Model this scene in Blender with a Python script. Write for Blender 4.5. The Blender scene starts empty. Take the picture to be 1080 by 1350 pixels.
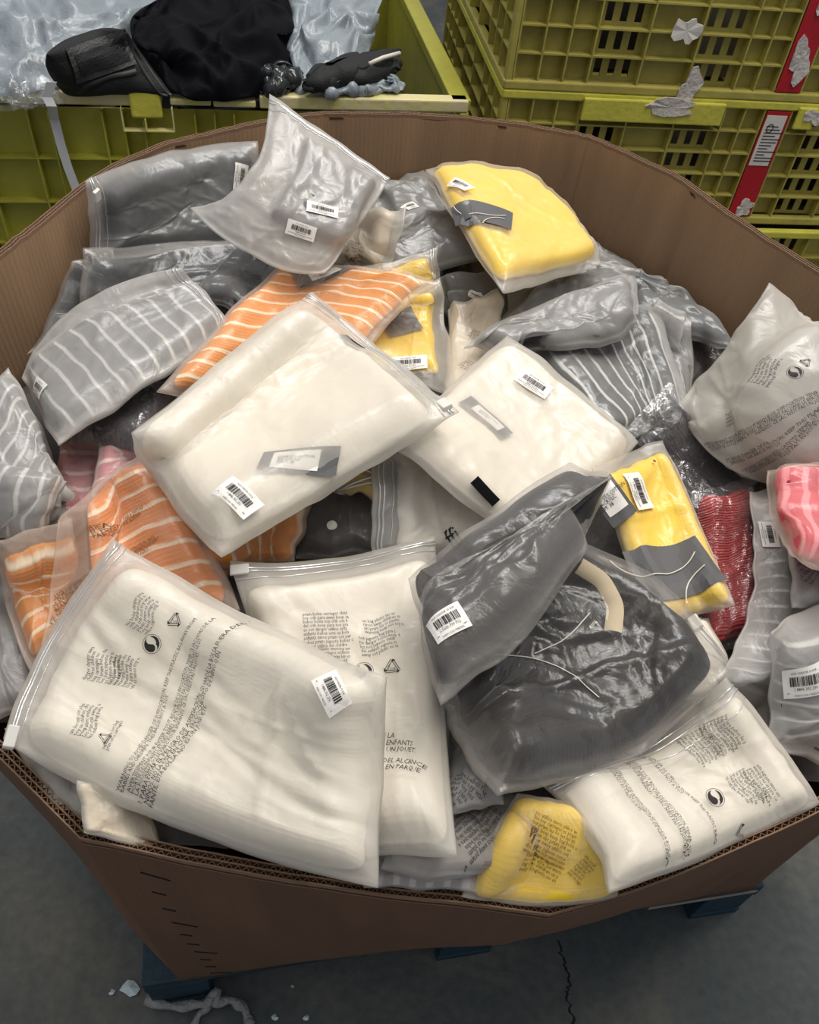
import bpy, math, random
import numpy as np
from mathutils import Vector, Matrix

# ---------------------------------------------------------------- camera
scene = bpy.context.scene
F = 1080.0; CZ = 1.62
_dn = np.array([-120., -1005., -1080.]); _dn /= np.linalg.norm(_dn)
_up = -_dn
_f = np.array([0., 0., -1.]); _yv = _f - _up * _f.dot(_up); _yv /= np.linalg.norm(_yv)
_xv = np.cross(_yv, _up)
RM = np.stack([_xv, _yv, _up])
cam_data = bpy.data.cameras.new('camera'); cam_data.sensor_fit = 'HORIZONTAL'
cam_data.sensor_width = 36.0; cam_data.lens = 36.0 * F / 1080.0; cam_data.clip_start = 0.02
cam = bpy.data.objects.new('camera', cam_data); scene.collection.objects.link(cam)
_m = Matrix([list(map(float, r)) for r in RM]).to_4x4(); _m.translation = (0, 0, CZ)
cam.matrix_world = _m
scene.camera = cam
# ---------------------------------------------------------------- world, lights, exposure
scene.view_settings.view_transform = 'Standard'; scene.view_settings.look = 'None'
scene.view_settings.gamma = 1.0; scene.view_settings.use_curve_mapping = False
scene.view_settings.exposure = 0.42
scene.cycles.transparent_max_bounces = 24; scene.cycles.max_bounces = 8
scene.cycles.use_denoising = True
world = bpy.data.worlds.new('world'); scene.world = world; world.use_nodes = True
world.node_tree.nodes['Background'].inputs['Color'].default_value = (0.94, 0.96, 1.0, 1)
world.node_tree.nodes['Background'].inputs['Strength'].default_value = 0.24
def area(name, loc, target, sx, sy, power, col):
    l = bpy.data.lights.new(name, 'AREA'); l.shape = 'RECTANGLE'; l.size = sx; l.size_y = sy
    l.energy = power; l.color = col
    o = bpy.data.objects.new(name, l); scene.collection.objects.link(o); o.location = loc
    o.rotation_euler = (Vector(target) - Vector(loc)).to_track_quat('-Z', 'Y').to_euler()
    return o
area('ceiling_light', (0.9, 1.7, 3.9), (0.0, 0.9, 0.9), 2.2, 0.6, 62, (1.0, 0.94, 0.85))
area('ceiling_light', (-0.8, 0.2, 3.9), (0.0, 0.9, 0.9), 2.2, 0.6, 12, (1.0, 0.94, 0.85))
area('ceiling_light', (-0.3, 3.6, 4.2), (0.0, 1.4, 0.8), 3.0, 0.6, 50, (1.0, 0.97, 0.93))

# ---------------------------------------------------------------- helpers
rng = np.random.RandomState(5); random.seed(5)
COL = scene.collection
def raydir(p):
    p = np.asarray(p, float)
    d = np.stack([p[..., 0] - 540., 675. - p[..., 1], np.full(p.shape[:-1], -F)], -1)
    return d @ RM.T
def at(px, py, z):
    """point of the horizontal plane at height z seen at that pixel of the survey photograph"""
    d = raydir(np.array([px, py])); return np.array([0, 0, CZ]) + d * ((z - CZ) / d[2])
def proj(P):
    c = (np.asarray(P) - np.array([0, 0, CZ])) @ RM
    return np.stack([540 + F * c[..., 0] / -c[..., 2], 675 - F * c[..., 1] / -c[..., 2]], -1)
def mesh(name, verts, faces, mats, parent=None, smooth=False, uv=None, midx=None, attr=None, loc=None):
    me = bpy.data.meshes.new(name)
    v = np.asarray(verts, float)
    if loc is not None: v = v - np.asarray(loc)
    me.from_pydata([tuple(map(float, a)) for a in v], [], [tuple(map(int, f)) for f in faces])
    if not isinstance(mats, (list, tuple)): mats = [mats]
    for m in mats: me.materials.append(m)
    if smooth: me.polygons.foreach_set('use_smooth', [True] * len(me.polygons))
    if midx is not None: me.polygons.foreach_set('material_index', list(midx))
    if uv is not None:
        lay = me.uv_layers.new(name='UVMap'); li = np.empty(len(me.loops), int); me.loops.foreach_get('vertex_index', li)
        lay.data.foreach_set('uv', np.asarray(uv, float)[li].ravel())
    if attr is not None:
        for k, a in attr.items():
            at_ = me.attributes.new(k, 'FLOAT', 'POINT'); at_.data.foreach_set('value', np.asarray(a, float).ravel())
    me.update()
    o = bpy.data.objects.new(name, me); COL.objects.link(o)
    if parent is not None: o.parent = parent
    return o
def empty(name, loc, label=None, cat=None, group=None, rz=0.0):
    o = bpy.data.objects.new(name, None); COL.objects.link(o); o.location = tuple(map(float, loc)); o.rotation_euler = (0, 0, rz)
    o.empty_display_size = 0.05
    tag(o, label, cat, group); return o
def tag(o, label=None, cat=None, group=None, kind=None):
    if label: o['label'] = label
    if cat: o['category'] = cat
    if group: o['group'] = group
    if kind: o['kind'] = kind
    return o
class MB:
    """collects boxes and tubes into one mesh"""
    def __init__(s): s.v = []; s.f = []; s.m = []
    def add(s, v, f, mi=0):
        n = len(s.v); s.v += [tuple(map(float, a)) for a in v]; s.f += [tuple(i + n for i in q) for q in f]; s.m += [mi] * len(f); return s
    def box(s, x0, x1, y0, y1, z0, z1, mi=0, M=None):
        v = [(x, y, z) for x in (x0, x1) for y in (y0, y1) for z in (z0, z1)]
        if M is not None: v = [tuple(M @ Vector(a)) for a in v]
        return s.add(v, [(0, 1, 3, 2), (4, 6, 7, 5), (0, 4, 5, 1), (2, 3, 7, 6), (0, 2, 6, 4), (1, 5, 7, 3)], mi)
    def tube(s, pts, r, n=6, mi=0):
        pts = [np.asarray(p, float) for p in pts]; rr = r if isinstance(r, (list, tuple)) else [r] * len(pts)
        v = []; f = []
        ref = np.array([0.3, 0.2, 0.93])
        for i, p in enumerate(pts):
            t = pts[min(i + 1, len(pts) - 1)] - pts[max(i - 1, 0)]; t /= np.linalg.norm(t) + 1e-9
            a = np.cross(t, ref); a /= np.linalg.norm(a) + 1e-9; b = np.cross(t, a)
            for k in range(n):
                th = 2 * math.pi * k / n; v.append(p + rr[i] * (a * math.cos(th) + b * math.sin(th)))
        for i in range(len(pts) - 1):
            for k in range(n): f.append((i * n + k, i * n + (k + 1) % n, (i + 1) * n + (k + 1) % n, (i + 1) * n + k))
        f.append(tuple(range(n))[::-1]); f.append(tuple((len(pts) - 1) * n + k for k in range(n)))
        return s.add(v, f, mi)
    def build(s, name, mats, parent=None, smooth=False, loc=None, bevel=0):
        o = mesh(name, s.v, s.f, mats, parent, smooth, midx=s.m, loc=loc)
        if bevel:
            b = o.modifiers.new('bevel', 'BEVEL'); b.width = bevel; b.segments = 2; b.limit_method = 'ANGLE'
        return o
# ---- noise
def _h(i, j, seed):
    n = (i.astype(np.int64) * 374761393 + j.astype(np.int64) * 668265263 + seed * 1442695041) & 0xffffffff
    n = ((n ^ (n >> 13)) * 1274126177) & 0xffffffff
    return ((n ^ (n >> 16)) & 0xffff) / 65535.0 * 2 * math.pi
def perlin(x, y, seed=0):
    x = np.asarray(x, float); y = np.asarray(y, float)
    i = np.floor(x); j = np.floor(y); fx = x - i; fy = y - j
    u = fx ** 3 * (fx * (fx * 6 - 15) + 10); v = fy ** 3 * (fy * (fy * 6 - 15) + 10)
    def g(di, dj):
        a = _h(i + di, j + dj, seed); return np.cos(a) * (fx - di) + np.sin(a) * (fy - dj)
    a = g(0, 0) + u * (g(1, 0) - g(0, 0)); b = g(0, 1) + u * (g(1, 1) - g(0, 1))
    return (a + v * (b - a)) * 1.41
def crumple(x, y, seed=0, octs=3):
    """ridged, domain-warped noise: the sharp creases of crumpled film, 0..1"""
    wx = x + 0.55 * perlin(x * .8, y * .8, seed + 11); wy = y + 0.55 * perlin(x * .8, y * .8, seed + 12)
    s = 0; a = 1; t = 0
    for k in range(octs):
        s = s + a * (1 - np.abs(perlin(wx, wy, seed + k)) * 2.2); t += a
        wx = wx * 1.9 + 3.1; wy = wy * 1.9 - 1.7; a *= .5
    return s / t
def blur(A, n=1):
    for _ in range(max(1, round(n * 1.6))):
        P = np.pad(A, [(1, 1), (1, 1)] + [(0, 0)] * (A.ndim - 2), mode='edge')
        P = (P[:-2] + 2 * P[1:-1] + P[2:]) / 4; A = (P[:, :-2] + 2 * P[:, 1:-1] + P[:, 2:]) / 4
    return A
# ---------------------------------------------------------------- materials
def newmat(name):
    m = bpy.data.materials.new(name); m.use_nodes = True; nt = m.node_tree; nt.nodes.clear()
    out = nt.nodes.new('ShaderNodeOutputMaterial'); return m, nt, out
def N(nt, t, **kw):
    n = nt.nodes.new(t)
    for k, v in kw.items():
        if k.startswith('i_'):
            n.inputs[int(k[2:])].default_value = v
        else: setattr(n, k, v)
    return n
def lin(c):
    return tuple((x / 255 / 12.92 if x / 255 <= .04045 else ((x / 255 + .055) / 1.055) ** 2.4) for x in c) + (1,)
def pb(name, col, rough=.6, metal=0, var=.0, vs=6, col2=None, bump=0, bs=60, spec=.5, coat=0, sheen=0, coord='Object'):
    """general principled material; var mixes in a second colour by noise, bump gives fine relief"""
    m, nt, out = newmat(name); L = nt.links
    p = N(nt, 'ShaderNodeBsdfPrincipled'); L.new(p.outputs[0], out.inputs[0])
    p.inputs['Base Color'].default_value = lin(col); p.inputs['Roughness'].default_value = rough
    p.inputs['Metallic'].default_value = metal; p.inputs['Specular IOR Level'].default_value = spec
    p.inputs['Coat Weight'].default_value = coat; p.inputs['Sheen Weight'].default_value = sheen
    tc = N(nt, 'ShaderNodeTexCoord')
    if var:
        n = N(nt, 'ShaderNodeTexNoise'); n.inputs['Scale'].default_value = vs; n.inputs['Detail'].default_value = 6; n.inputs['Roughness'].default_value = .65
        L.new(tc.outputs[coord], n.inputs['Vector'])
        r = N(nt, 'ShaderNodeValToRGB'); r.color_ramp.elements[0].position = .5 - .32 * (1 - .0); r.color_ramp.elements[1].position = .72
        r.color_ramp.elements[0].color = lin(col); c2 = lin(col2 or tuple(x * .6 for x in col)); c1 = lin(col)
        r.color_ramp.elements[1].color = tuple(c1[i] * (1 - var) + c2[i] * var for i in range(3)) + (1,)
        L.new(n.outputs[0], r.inputs[0]); L.new(r.outputs[0], p.inputs['Base Color'])
    if bump:
        n = N(nt, 'ShaderNodeTexNoise'); n.inputs['Scale'].default_value = bs; n.inputs['Detail'].default_value = 5
        L.new(tc.outputs[coord], n.inputs['Vector'])
        b = N(nt, 'ShaderNodeBump'); b.inputs['Strength'].default_value = bump; b.inputs['Distance'].default_value = .01
        L.new(n.outputs[0], b.inputs['Height']); L.new(b.outputs[0], p.inputs['Normal'])
    return m
def film_mat(name, tint=(225, 224, 222), clear=.5, rough=.32, gloss=.1, bump=.25, bs=26, varc=.3, fres=.06):
    """thin frosted polyethylene: see-through share + milky scattering + a soft sheen"""
    m, nt, out = newmat(name); L = nt.links
    tr = N(nt, 'ShaderNodeBsdfTransparent'); df = N(nt, 'ShaderNodeBsdfDiffuse'); tl = N(nt, 'ShaderNodeBsdfTranslucent'); gl = N(nt, 'ShaderNodeBsdfGlossy')
    df.inputs[0].default_value = lin(tint); tl.inputs[0].default_value = lin(tint); gl.inputs['Roughness'].default_value = rough
    gl.inputs[0].default_value = (.95, .97, 1, 1)
    m1 = N(nt, 'ShaderNodeMixShader'); m1.inputs[0].default_value = .42; L.new(df.outputs[0], m1.inputs[1]); L.new(tl.outputs[0], m1.inputs[2])
    at_ = N(nt, 'ShaderNodeAttribute', attribute_name='milk')
    tc = N(nt, 'ShaderNodeTexCoord'); n = N(nt, 'ShaderNodeTexNoise'); n.inputs['Scale'].default_value = 9; n.inputs['Detail'].default_value = 4
    L.new(tc.outputs['Object'], n.inputs['Vector'])
    # clear share = clear - varc*(milk) + small cloudiness
    a = N(nt, 'ShaderNodeMath', operation='MULTIPLY_ADD'); a.inputs[1].default_value = -varc; a.inputs[2].default_value = clear + .05; L.new(at_.outputs['Fac'], a.inputs[0])
    b = N(nt, 'ShaderNodeMath', operation='MULTIPLY_ADD', use_clamp=True); b.inputs[1].default_value = -.08; L.new(n.outputs[0], b.inputs[0]); L.new(a.outputs[0], b.inputs[2])
    m2 = N(nt, 'ShaderNodeMixShader'); L.new(b.outputs[0], m2.inputs[0]); L.new(m1.outputs[0], m2.inputs[1]); L.new(tr.outputs[0], m2.inputs[2])
    lw = N(nt, 'ShaderNodeLayerWeight'); lw.inputs[0].default_value = .35
    g = N(nt, 'ShaderNodeMath', operation='MULTIPLY_ADD', use_clamp=True); g.inputs[1].default_value = fres; g.inputs[2].default_value = gloss; L.new(lw.outputs['Fresnel'], g.inputs[0])
    m3 = N(nt, 'ShaderNodeMixShader'); L.new(g.outputs[0], m3.inputs[0]); L.new(m2.outputs[0], m3.inputs[1]); L.new(gl.outputs[0], m3.inputs[2])
    n2 = N(nt, 'ShaderNodeTexNoise'); n2.inputs['Scale'].default_value = bs; n2.inputs['Detail'].default_value = 4; n2.inputs['Distortion'].default_value = 1.2
    L.new(tc.outputs['Object'], n2.inputs['Vector'])
    bp = N(nt, 'ShaderNodeBump'); bp.inputs['Strength'].default_value = bump; bp.inputs['Distance'].default_value = .012; L.new(n2.outputs[0], bp.inputs['Height'])
    for q in (df, gl): L.new(bp.outputs[0], q.inputs['Normal'])
    L.new(bp.outputs[0], lw.inputs['Normal'])
    L.new(m3.outputs[0], out.inputs[0]); return m
def fabric(name, col, stripe=None, period=.03, width=.22, axis=0, knit=.0, kp=.006, kaxis=0, cable=False, var=.12, soft=.06):
    """knitted cloth; UVs are metres along the garment; stripes are knitted in"""
    m, nt, out = newmat(name); L = nt.links
    p = N(nt, 'ShaderNodeBsdfPrincipled'); L.new(p.outputs[0], out.inputs[0]); p.inputs['Roughness'].default_value = .92
    p.inputs['Specular IOR Level'].default_value = .15; p.inputs['Sheen Weight'].default_value = .15
    uv = N(nt, 'ShaderNodeUVMap', uv_map='UVMap'); sx = N(nt, 'ShaderNodeSeparateXYZ'); L.new(uv.outputs[0], sx.inputs[0])
    nz = N(nt, 'ShaderNodeTexNoise'); nz.inputs['Scale'].default_value = 14; nz.inputs['Detail'].default_value = 5; L.new(uv.outputs[0], nz.inputs['Vector'])
    mx = N(nt, 'ShaderNodeMix', data_type='RGBA'); mx.inputs[6].default_value = lin(col); mx.inputs[7].default_value = lin(tuple(x * (1 - var * 1.6) for x in col)); L.new(nz.outputs[0], mx.inputs[0])
    cur = mx.outputs[2]
    if stripe:
        wob = N(nt, 'ShaderNodeMath', operation='MULTIPLY_ADD'); wob.inputs[1].default_value = .008; L.new(nz.outputs[0], wob.inputs[0]); L.new(sx.outputs[axis], wob.inputs[2])
        d = N(nt, 'ShaderNodeMath', operation='DIVIDE'); d.inputs[1].default_value = period; L.new(wob.outputs[0], d.inputs[0])
        fr = N(nt, 'ShaderNodeMath', operation='FRACT'); L.new(d.outputs[0], fr.inputs[0])
        pp = N(nt, 'ShaderNodeMath', operation='PINGPONG'); pp.inputs[1].default_value = .5; L.new(fr.outputs[0], pp.inputs[0])
        r = N(nt, 'ShaderNodeMapRange', clamp=True); r.inputs[1].default_value = width / 2 - soft / 2; r.inputs[2].default_value = width / 2 + soft / 2; r.inputs[3].default_value = 1; r.inputs[4].default_value = 0
        L.new(pp.outputs[0], r.inputs[0])
        ms = N(nt, 'ShaderNodeMix', data_type='RGBA'); ms.inputs[7].default_value = lin(stripe); L.new(r.outputs[0], ms.inputs[0]); L.new(cur, ms.inputs[6]); cur = ms.outputs[2]
    L.new(cur, p.inputs['Base Color'])
    wv = N(nt, 'ShaderNodeMath', operation='MULTIPLY'); wv.inputs[1].default_value = 2 * math.pi / kp; L.new(sx.outputs[kaxis], wv.inputs[0])
    sn = N(nt, 'ShaderNodeMath', operation='SINE'); L.new(wv.outputs[0], sn.inputs[0])
    w2 = N(nt, 'ShaderNodeMath', operation='MULTIPLY'); w2.inputs[1].default_value = 2 * math.pi / (.0045 if not cable else .011); L.new(sx.outputs[1 - kaxis], w2.inputs[0])
    s2 = N(nt, 'ShaderNodeMath', operation='SINE'); L.new(w2.outputs[0], s2.inputs[0])
    ad = N(nt, 'ShaderNodeMath', operation='MULTIPLY_ADD'); ad.inputs[1].default_value = .35; L.new(s2.outputs[0], ad.inputs[0]); L.new(sn.outputs[0], ad.inputs[2])
    n3 = N(nt, 'ShaderNodeTexNoise'); n3.inputs['Scale'].default_value = 420; L.new(uv.outputs[0], n3.inputs['Vector'])
    a2 = N(nt, 'ShaderNodeMath', operation='MULTIPLY_ADD'); a2.inputs[1].default_value = 1.3; L.new(n3.outputs[0], a2.inputs[0]); L.new(ad.outputs[0], a2.inputs[2])
    bp = N(nt, 'ShaderNodeBump'); bp.inputs['Strength'].default_value = .12 + knit * .5; bp.inputs['Distance'].default_value = .0016; L.new(a2.outputs[0], bp.inputs['Height']); L.new(bp.outputs[0], p.inputs['Normal'])
    return m
def cardboard(name, col):
    m, nt, out = newmat(name); L = nt.links
    p = N(nt, 'ShaderNodeBsdfPrincipled'); L.new(p.outputs[0], out.inputs[0]); p.inputs['Roughness'].default_value = .8; p.inputs['Specular IOR Level'].default_value = .25
    uv = N(nt, 'ShaderNodeUVMap', uv_map='UVMap'); mp = N(nt, 'ShaderNodeMapping'); mp.inputs['Scale'].default_value = (1, .12, 1); L.new(uv.outputs[0], mp.inputs[0])
    n = N(nt, 'ShaderNodeTexNoise'); n.inputs['Scale'].default_value = 9; n.inputs['Detail'].default_value = 7; n.inputs['Roughness'].default_value = .6; L.new(mp.outputs[0], n.inputs['Vector'])
    r = N(nt, 'ShaderNodeValToRGB'); r.color_ramp.elements[0].position = .3; r.color_ramp.elements[1].position = .75
    r.color_ramp.elements[0].color = lin(tuple(x * .88 for x in col)); r.color_ramp.elements[1].color = lin(tuple(min(255, x * 1.06) for x in col)); L.new(n.outputs[0], r.inputs[0])
    f = N(nt, 'ShaderNodeTexNoise'); f.inputs['Scale'].default_value = 300; L.new(uv.outputs[0], f.inputs['Vector'])
    mx = N(nt, 'ShaderNodeMix', data_type='RGBA', blend_type='MULTIPLY'); mx.inputs[0].default_value = .25; L.new(r.outputs[0], mx.inputs[6]); L.new(f.outputs[0], mx.inputs[7]); L.new(mx.outputs[2], p.inputs['Base Color'])
    sx = N(nt, 'ShaderNodeSeparateXYZ'); L.new(uv.outputs[0], sx.inputs[0])
    wv = N(nt, 'ShaderNodeMath', operation='MULTIPLY'); wv.inputs[1].default_value = 2 * math.pi / .008; L.new(sx.outputs[0], wv.inputs[0]); sn = N(nt, 'ShaderNodeMath', operation='SINE'); L.new(wv.outputs[0], sn.inputs[0])
    ad = N(nt, 'ShaderNodeMath', operation='MULTIPLY_ADD'); ad.inputs[1].default_value = .12; L.new(sn.outputs[0], ad.inputs[0]); L.new(n.outputs[0], ad.inputs[2])
    bp = N(nt, 'ShaderNodeBump'); bp.inputs['Strength'].default_value = .35; bp.inputs['Distance'].default_value = .004; L.new(ad.outputs[0], bp.inputs['Height']); L.new(bp.outputs[0], p.inputs['Normal'])
    return m
def concrete():
    m, nt, out = newmat('concrete_floor'); L = nt.links
    p = N(nt, 'ShaderNodeBsdfPrincipled'); L.new(p.outputs[0], out.inputs[0]); p.inputs['Specular IOR Level'].default_value = .35
    tc = N(nt, 'ShaderNodeTexCoord')
    n = N(nt, 'ShaderNodeTexNoise'); n.inputs['Scale'].default_value = 2.2; n.inputs['Detail'].default_value = 9; n.inputs['Roughness'].default_value = .62; n.inputs['Distortion'].default_value = .4; L.new(tc.outputs['Object'], n.inputs['Vector'])
    r = N(nt, 'ShaderNodeValToRGB'); e = r.color_ramp.elements; e[0].position = .32; e[0].color = lin((78, 88, 93)); e[1].position = .7; e[1].color = lin((138, 134, 122)); q = e.new(.5); q.color = lin((100, 105, 105)); L.new(n.outputs[0], r.inputs[0])
    n2 = N(nt, 'ShaderNodeTexNoise'); n2.inputs['Scale'].default_value = 55; n2.inputs['Detail'].default_value = 8; L.new(tc.outputs['Object'], n2.inputs['Vector'])
    mx = N(nt, 'ShaderNodeMix', data_type='RGBA', blend_type='MULTIPLY'); mx.inputs[0].default_value = .55; L.new(r.outputs[0], mx.inputs[6]); L.new(n2.outputs[0], mx.inputs[7])
    vo = N(nt, 'ShaderNodeTexVoronoi'); vo.inputs['Scale'].default_value = 7; L.new(tc.outputs['Object'], vo.inputs['Vector'])
    rr = N(nt, 'ShaderNodeMapRange'); rr.inputs[1].default_value = .03; rr.inputs[2].default_value = .10; L.new(vo.outputs['Distance'], rr.inputs[0])
    m2 = N(nt, 'ShaderNodeMix', data_type='RGBA'); m2.inputs[6].default_value = lin((38, 42, 46)); L.new(rr.outputs[0], m2.inputs[0]); L.new(mx.outputs[2], m2.inputs[7]); L.new(m2.outputs[2], p.inputs['Base Color'])
    r3 = N(nt, 'ShaderNodeMapRange'); r3.inputs[3].default_value = .45; r3.inputs[4].default_value = .8; L.new(n.outputs[0], r3.inputs[0]); L.new(r3.outputs[0], p.inputs['Roughness'])
    bp = N(nt, 'ShaderNodeBump'); bp.inputs['Strength'].default_value = .35; bp.inputs['Distance'].default_value = .004; L.new(n2.outputs[0], bp.inputs['Height']); L.new(bp.outputs[0], p.inputs['Normal'])
    return m
M_card = cardboard('cardboard_inside', (172, 140, 110)); M_cardout = cardboard('cardboard_outside_shaded', (124, 94, 76))  # outside is the same board darkened: shade of the outer walls painted in
M_cardedge = pb('cardboard_raw_edge', (146, 116, 92), .9, var=.4, vs=90)
M_carddark = pb('cardboard_gap_shade', (92, 66, 48), .95)  # dark brown standing in for the shade between the liners
M_lime = pb('lime_plastic', (186, 184, 66), .42, var=.6, vs=5, col2=(132, 124, 52), bump=.25, bs=30)
M_limeworn = pb('worn_lime_plastic_rim', (206, 208, 70), .5, var=.95, vs=9, col2=(214, 196, 180), bump=.2)
M_olive = pb('yellow_olive_plastic', (188, 178, 88), .45, var=.7, vs=6, col2=(126, 116, 60), bump=.25, bs=30)
M_oliverail = pb('bright_yellow_plastic', (222, 216, 84), .42, var=.6, vs=8, col2=(150, 146, 60), bump=.2)
M_red = pb('red_plastic_strip', (186, 22, 38), .4, var=.4, vs=10)
M_paper = pb('white_paper', (226, 222, 216), .8, var=.3, vs=30)
M_torn = pb('torn_white_paper', (214, 208, 204), .85, var=.6, vs=40, col2=(150, 144, 138), bump=.5, bs=80)
M_ink = pb('black_ink', (30, 29, 30), .7)
M_inkgrey = pb('dark_grey_ink', (62, 60, 60), .7)
M_inkbrown = pb('brown_ink', (96, 66, 38), .7)
M_black = pb('black_cloth', (12, 13, 19), .9, bump=.2, bs=200, spec=.15)
M_blackbag = pb('black_nylon', (30, 32, 34), .65, spec=.3, bump=.3, bs=300)
M_blackpiping = pb('black_webbing', (16, 16, 18), .5)
M_grayhard = pb('dark_grey_card', (88, 88, 90), .6, var=.15)
M_blue = pb('blue_painted_wood', (22, 62, 82), .6, var=.8, vs=14, col2=(14, 34, 44), bump=.4, bs=40)
M_strap = pb('white_plastic_strap', (214, 216, 220), .35)
M_scuff = pb('bare_wood', (168, 160, 150), .8, var=.5, vs=30)
M_string = pb('white_string', (212, 206, 196), .6)
M_silver = pb('silver_poly_mailer', (138, 148, 156), .34, bump=.5, bs=30, coat=.15)
M_floor = concrete()
# ---------------------------------------------------------------- floor
fl = mesh('floor', [(-5, -3, 0), (5, -3, 0), (5, 7, 0), (-5, 7, 0)], [(0, 1, 2, 3)], M_floor); tag(fl, kind='structure')
# the crack in the concrete
cp = [(735, 1240), (741, 1262), (752, 1290), (748, 1310), (756, 1350), (770, 1420)]
cw = [at(a, b, 0.0) for a, b in cp]; pts = []
for i in range(len(cw) - 1):
    for k in range(8):
        p = cw[i] + (cw[i + 1] - cw[i]) * k / 8; pts.append(p + np.array([random.uniform(-.004, .004), 0, 0]))
v = []; f = []
for i, p in enumerate(pts):
    w = .0015 + .0012 * random.random(); v += [(p[0] - w, p[1], .0006), (p[0] + w, p[1], .0006)]
    if i: f.append((2 * i - 2, 2 * i - 1, 2 * i + 1, 2 * i))
tag(mesh('floor_crack', v, f, pb('crack_shadow_grit', (22, 22, 22), .9)), kind='structure')

# ---------------------------------------------------------------- the octagonal cardboard box
P0 = np.array([-.27, .316]); P1 = np.array([.69, .565])
def nb(t): return P0 + (P1 - P0) * t
RIM = []      # (rim point, bottom xy, sharp)
for (px, py, z, t, sh) in [(105, 1105, .92, 0, 1), (300, 1146, .915, .16, 0), (500, 1178, .905, .32, 0), (640, 1194, .90, .43, 0), (725, 1206, .888, .5, 1), (860, 1166, .90, .62, 0), (980, 1116, .915, .75, 0), (1080, 1070, .93, .86, 0)]:
    RIM.append((at(px, py, z), nb(t), sh))
for x, y, z, bx_, by_, sh in [(.60, .46, .96, .69, .565, 1), (.76, .70, 1.0, .83, .76, 0), (.74, .95, 1.03, .80, 1.05, 1)]:
    RIM.append((np.array([x, y, z]), np.array([bx_, by_]), sh))
for px, py, z in [(1080, 352, 1.05), (1050, 335, 1.05), (965, 280, 1.055), (890, 228, 1.06), (780, 178, 1.065), (660, 157, 1.065), (540, 148, 1.065), (425, 146, 1.06), (350, 157, 1.06), (225, 185, 1.06), (150, 215, 1.055), (105, 243, 1.055), (60, 280, 1.05), (0, 327, 1.05)]:
    p = at(px, py, z); c = np.array([.08, .86]); RIM.append((p, c + (p[:2] - c) * .95, 1 if px in (780, 105, 425) else 0))
for x, y, z, bx_, by_, sh in [(-.63, .72, 1.02, -.56, .84, 0), (-.60, .52, .985, -.54, .63, 1), (-.46, .375, .95, -.44, .515, 0)]:
    RIM.append((np.array([x, y, z]), np.array([bx_, by_]), sh))
RIM.append((at(0, 1000, .93), np.array([-.345, .405]), 0))
nR = len(RIM); loopR = []; loopB = []; seg = []; fold_at = []
for i in range(nR):
    a, b, c, d = RIM[i - 1], RIM[i], RIM[(i + 1) % nR], RIM[(i + 2) % nR]
    if b[2]: fold_at.append(len(loopR))
    Lr = np.linalg.norm(c[0] - b[0]); n = max(2, int(Lr / .012))
    for k in range(n):
        t = k / n
        def cr(p0, p1, p2, p3, sh1, sh2):
            m1 = (p2 - p1) if sh1 else (p2 - p0) / 2 * min(1, np.linalg.norm(p2 - p1) / (np.linalg.norm(p2 - p0) / 2 + 1e-9))
            m2 = (p2 - p1) if sh2 else (p3 - p1) / 2 * min(1, np.linalg.norm(p2 - p1) / (np.linalg.norm(p3 - p1) / 2 + 1e-9))
            return (2 * t ** 3 - 3 * t * t + 1) * p1 + (t ** 3 - 2 * t * t + t) * m1 + (-2 * t ** 3 + 3 * t * t) * p2 + (t ** 3 - t * t) * m2
        loopR.append(cr(a[0], b[0], c[0], d[0], b[2], c[2])); loopB.append(b[1] * (1 - t) + c[1] * t)
loopR = np.array(loopR); loopB = np.array(loopB); nL = len(loopR)
ar = np.concatenate([[0], np.cumsum(np.linalg.norm(np.roll(loopR, -1, 0)[:, :2] - loopR[:, :2], axis=1))])
loopR[:, 2] += .0025 * perlin(ar[:-1] * 14, ar[:-1] * 0, 3) + .0015 * perlin(ar[:-1] * 60, ar[:-1] * 0, 4)
cen = np.array([.08, .86])
tg = np.roll(loopR, -1, 0)[:, :2] - np.roll(loopR, 1, 0)[:, :2]; nrm = np.stack([tg[:, 1], -tg[:, 0]], 1); nrm /= np.linalg.norm(nrm, axis=1)[:, None]
nrm *= np.sign(((loopR[:, :2] - cen) * nrm).sum(1))[:, None]
WT = .011
def wallpt(j, r, off):
    """j: place on the loop, r: 0 bottom .. 1 rim, off: metres outward"""
    j %= nL; e = r * (1.25 - .25 * r); b = loopB[j]; t = loopR[j]
    xy = b + (t[:2] - b) * e
    bul = .012 * math.sin(math.pi * r) * math.sin(ar[j] * 5) + .004 * float(perlin(np.array([ar[j] * 6]), np.array([r * 3]), 8)[0])
    cre = 0
    for c0, a_ in creases: cre += a_ * max(0, 1 - abs(ar[j] - c0) / .012)
    cre *= min(1, (1 - r) * 10)
    xy = xy + nrm[j] * (off + (bul * (1 - r) ** .5 if r > .0 else 0) + cre)
    return np.array([xy[0], xy[1], .145 + (t[2] - .145) * r])
creases = [(ar[-1] * q, .009 * s) for q, s in [(.36, -1), (.40, 1), (.43, -1), (.47, 1), (.50, -1), (.525, -1), (.56, 1), (.60, -1), (.63, 1), (.665, -1), (.70, 1)]]
box = empty('cardboard_box', (cen[0], cen[1], .145), 'large open octagonal brown cardboard box brimming with bagged clothes, on a blue pallet', 'box')
bl = np.array([cen[0], cen[1], .145])
NR = 16
cuts = sorted(set(fold_at + [0]))
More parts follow.
